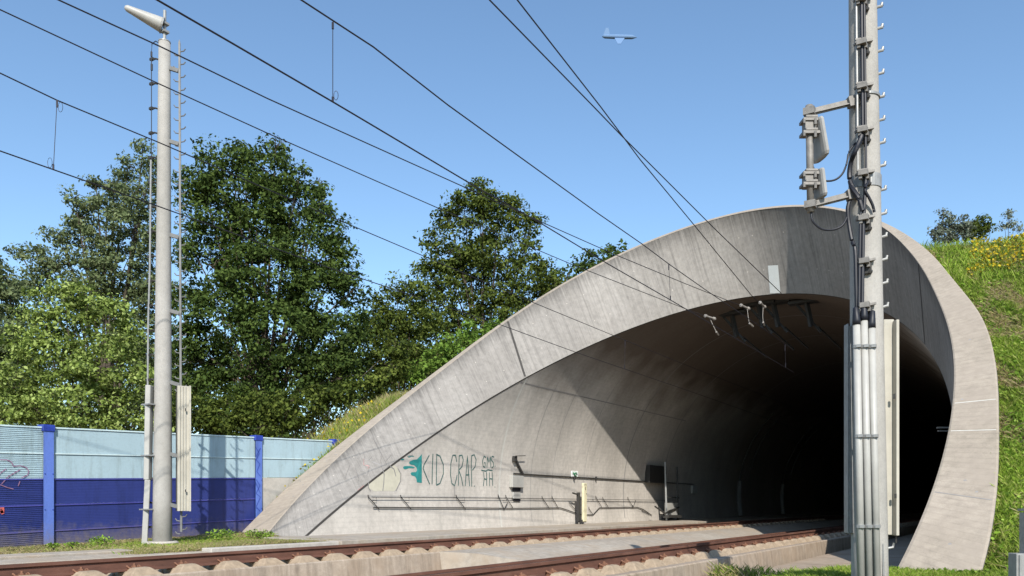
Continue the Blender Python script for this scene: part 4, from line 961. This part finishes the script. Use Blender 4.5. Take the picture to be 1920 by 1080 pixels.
U = RNG.uniform
patch = lambda x, y: hnoise(x*1.3+3, y*1.1)+.35*math.sin(x*7+y*5)
def stuff(name, V, mat): return tag(quads_mesh(name, V, mat), kind='stuff')
fr_x = lambda: U(-1.9, .6); fr_y = lambda: U(10.5, 22)
P = hill_pts(26000, fr_x, fr_y, lambda x, y: patch(x, y) > .0 or RNG.random() < .10); stuff('grass', blades(P, .075, .009, .7, 3), M_GRASS)
P = hill_pts(16000, lambda: U(.6, 20), lambda: U(3, 30)); stuff('grass', blades(P, .14, .014, .45, 3), M_GRASS)
P = hill_pts(8000, fr_x, fr_y, lambda x, y: patch(x, y) < .0); stuff('dry_grass', blades(P, .05, .008, 1.8, 3), M_DRY)
P = hill_pts(12000, fr_x, fr_y, lambda x, y: patch(x*1.7, y*1.6+4) > -.05)
P[:, 2] += RNG.uniform(.0, .10, len(P)); stuff('weeds', leaf_quads(P, .055, .9), M_WEED)
# hill crest right: long grass and flowers
P = hill_pts(9000, lambda: U(-2.6, 1.5), lambda: U(18.5, 26)); stuff('grass', blades(P, .20, .011, .35, 2), M_GRASS)
P = hill_pts(9000, lambda: U(-1.25, 1.5), lambda: U(18.8, 24.5), lambda x, y: patch(x*.6, y*.8) > -.4); P[:, 2] += U(.04, .22, len(P)); stuff('flowers', leaf_quads(P, .042, .8, asp=.9), M_FLOW)
# left slope
lx_ok = lambda x, y: True
P = hill_pts(30000, lambda: U(-19.0, -13), lambda: U(13.5, 24.5)); stuff('grass', blades(P, .15, .014, .4, 2), M_GRASS)
P = hill_pts(7000, lambda: U(-19.5, -14.2), lambda: U(15.5, 23.5)); stuff('dry_grass', blades(P, .26, .008, .3, 2), M_DRY)
P = hill_pts(550, lambda: U(-18.5, -15), lambda: U(13.5, 17.5)); P[:, 2] += U(.1, .3, len(P)); stuff('flowers', leaf_quads(P, .05, .8, asp=.9), M_FLOW)
# right verge in the foreground
vok = lambda x, y: x > -3.95+.25*math.sin(y*2.1)+max(0, (y-12.6))*.9
P = hill_pts(24000, lambda: U(-3.95, -.2), lambda: U(6.5, 13.5), vok); stuff('grass', blades(P, .10, .008, .5, 3), M_GRASS)
P = hill_pts(5000, lambda: U(-3.95, .4), lambda: U(6.5, 13.5), vok); P[:, 2] += U(0, .07, len(P)); stuff('weeds', leaf_quads(P, .045, 1.2), M_WEED)
P = hill_pts(7000, lambda: U(-3.9, 6), lambda: U(-6, 6.5)); stuff('grass', blades(P, .09, .012, .5, 3), M_GRASS)
P = hill_pts(1500, lambda: U(-4.0, -3.4), lambda: U(9.0, 12.6)); stuff('dry_grass', blades(P, .12, .008, .6, 3), M_DRY)
# left verge strip
P = hill_pts(9000, lambda: U(-16.0, -12.15), lambda: U(6.5, 13.2), lambda x, y: not (y < 7.7 and x > -13) and y < 11.3+(-12.1-x)*.7 and patch(x*1.3, y) > -.25); stuff('dry_grass', blades(P, .045, .008, 1.5, 3), M_DRY)
P = hill_pts(900, lambda: U(-14.6, -12.9), lambda: U(8.6, 12.0), lambda x, y: patch(x*1.5, y*1.5) > -.2); stuff('grass', blades(P, .07, .008, .6, 3), M_GRASS)
P = hill_pts(9000, lambda: U(-13.1, -12.15), lambda: U(7.4, 12.0), lambda x, y: patch(x*2, y) > -.3); stuff('grass', blades(P, .06, .007, .6, 3), M_DRY)
P = hill_pts(1600, lambda: U(-15.0, -12.2), lambda: U(7.2, 11.2), lambda x, y: patch(x*2, y) > -.1); stuff('grass', blades(P, .07, .008, .6, 3), M_GRASS)
for (u, v, r, n, lab) in ((190, 1016, .17, 320, 'low leafy weed at the foot of the barrier left of the mast'), (135, 1022, .09, 100, 'tiny weed clump beside the light kerb end'), (415, 1004, .26, 420, 'green weed patch between the mast and the portal toe'), (485, 1003, .24, 480, 'bright weed clump against the foot of the collar'), (100, 1025, .09, 120, 'small weed clump at the foot of the blue post')):
    c = atX(u, v, -13.0 if u < 300 else -13.6); d = sph(n)*(RNG.random(n)**.5)[:, None]*np.array([r*1.3, r*1.3, r*.45]); 
    V = leaf_quads(c+d+np.array([0, 0, .02]), .038, 1.0)-c; e = empty('weed_clump', lab, 'weed', tuple(c), 'weed clumps on the left verge'); quads_mesh('leaves', V, M_WEED, e)
    m = MB()
    for _ in range(7): dd = sph(1)[0]*r; dd[2] = abs(dd[2])*.6; m.tube([(0, 0, -.06), tuple(dd*.5+np.array([0, 0, .02])), tuple(dd)], .005, 4)
    m.build('stems', M_BARK, e)
print('leaves', NL)
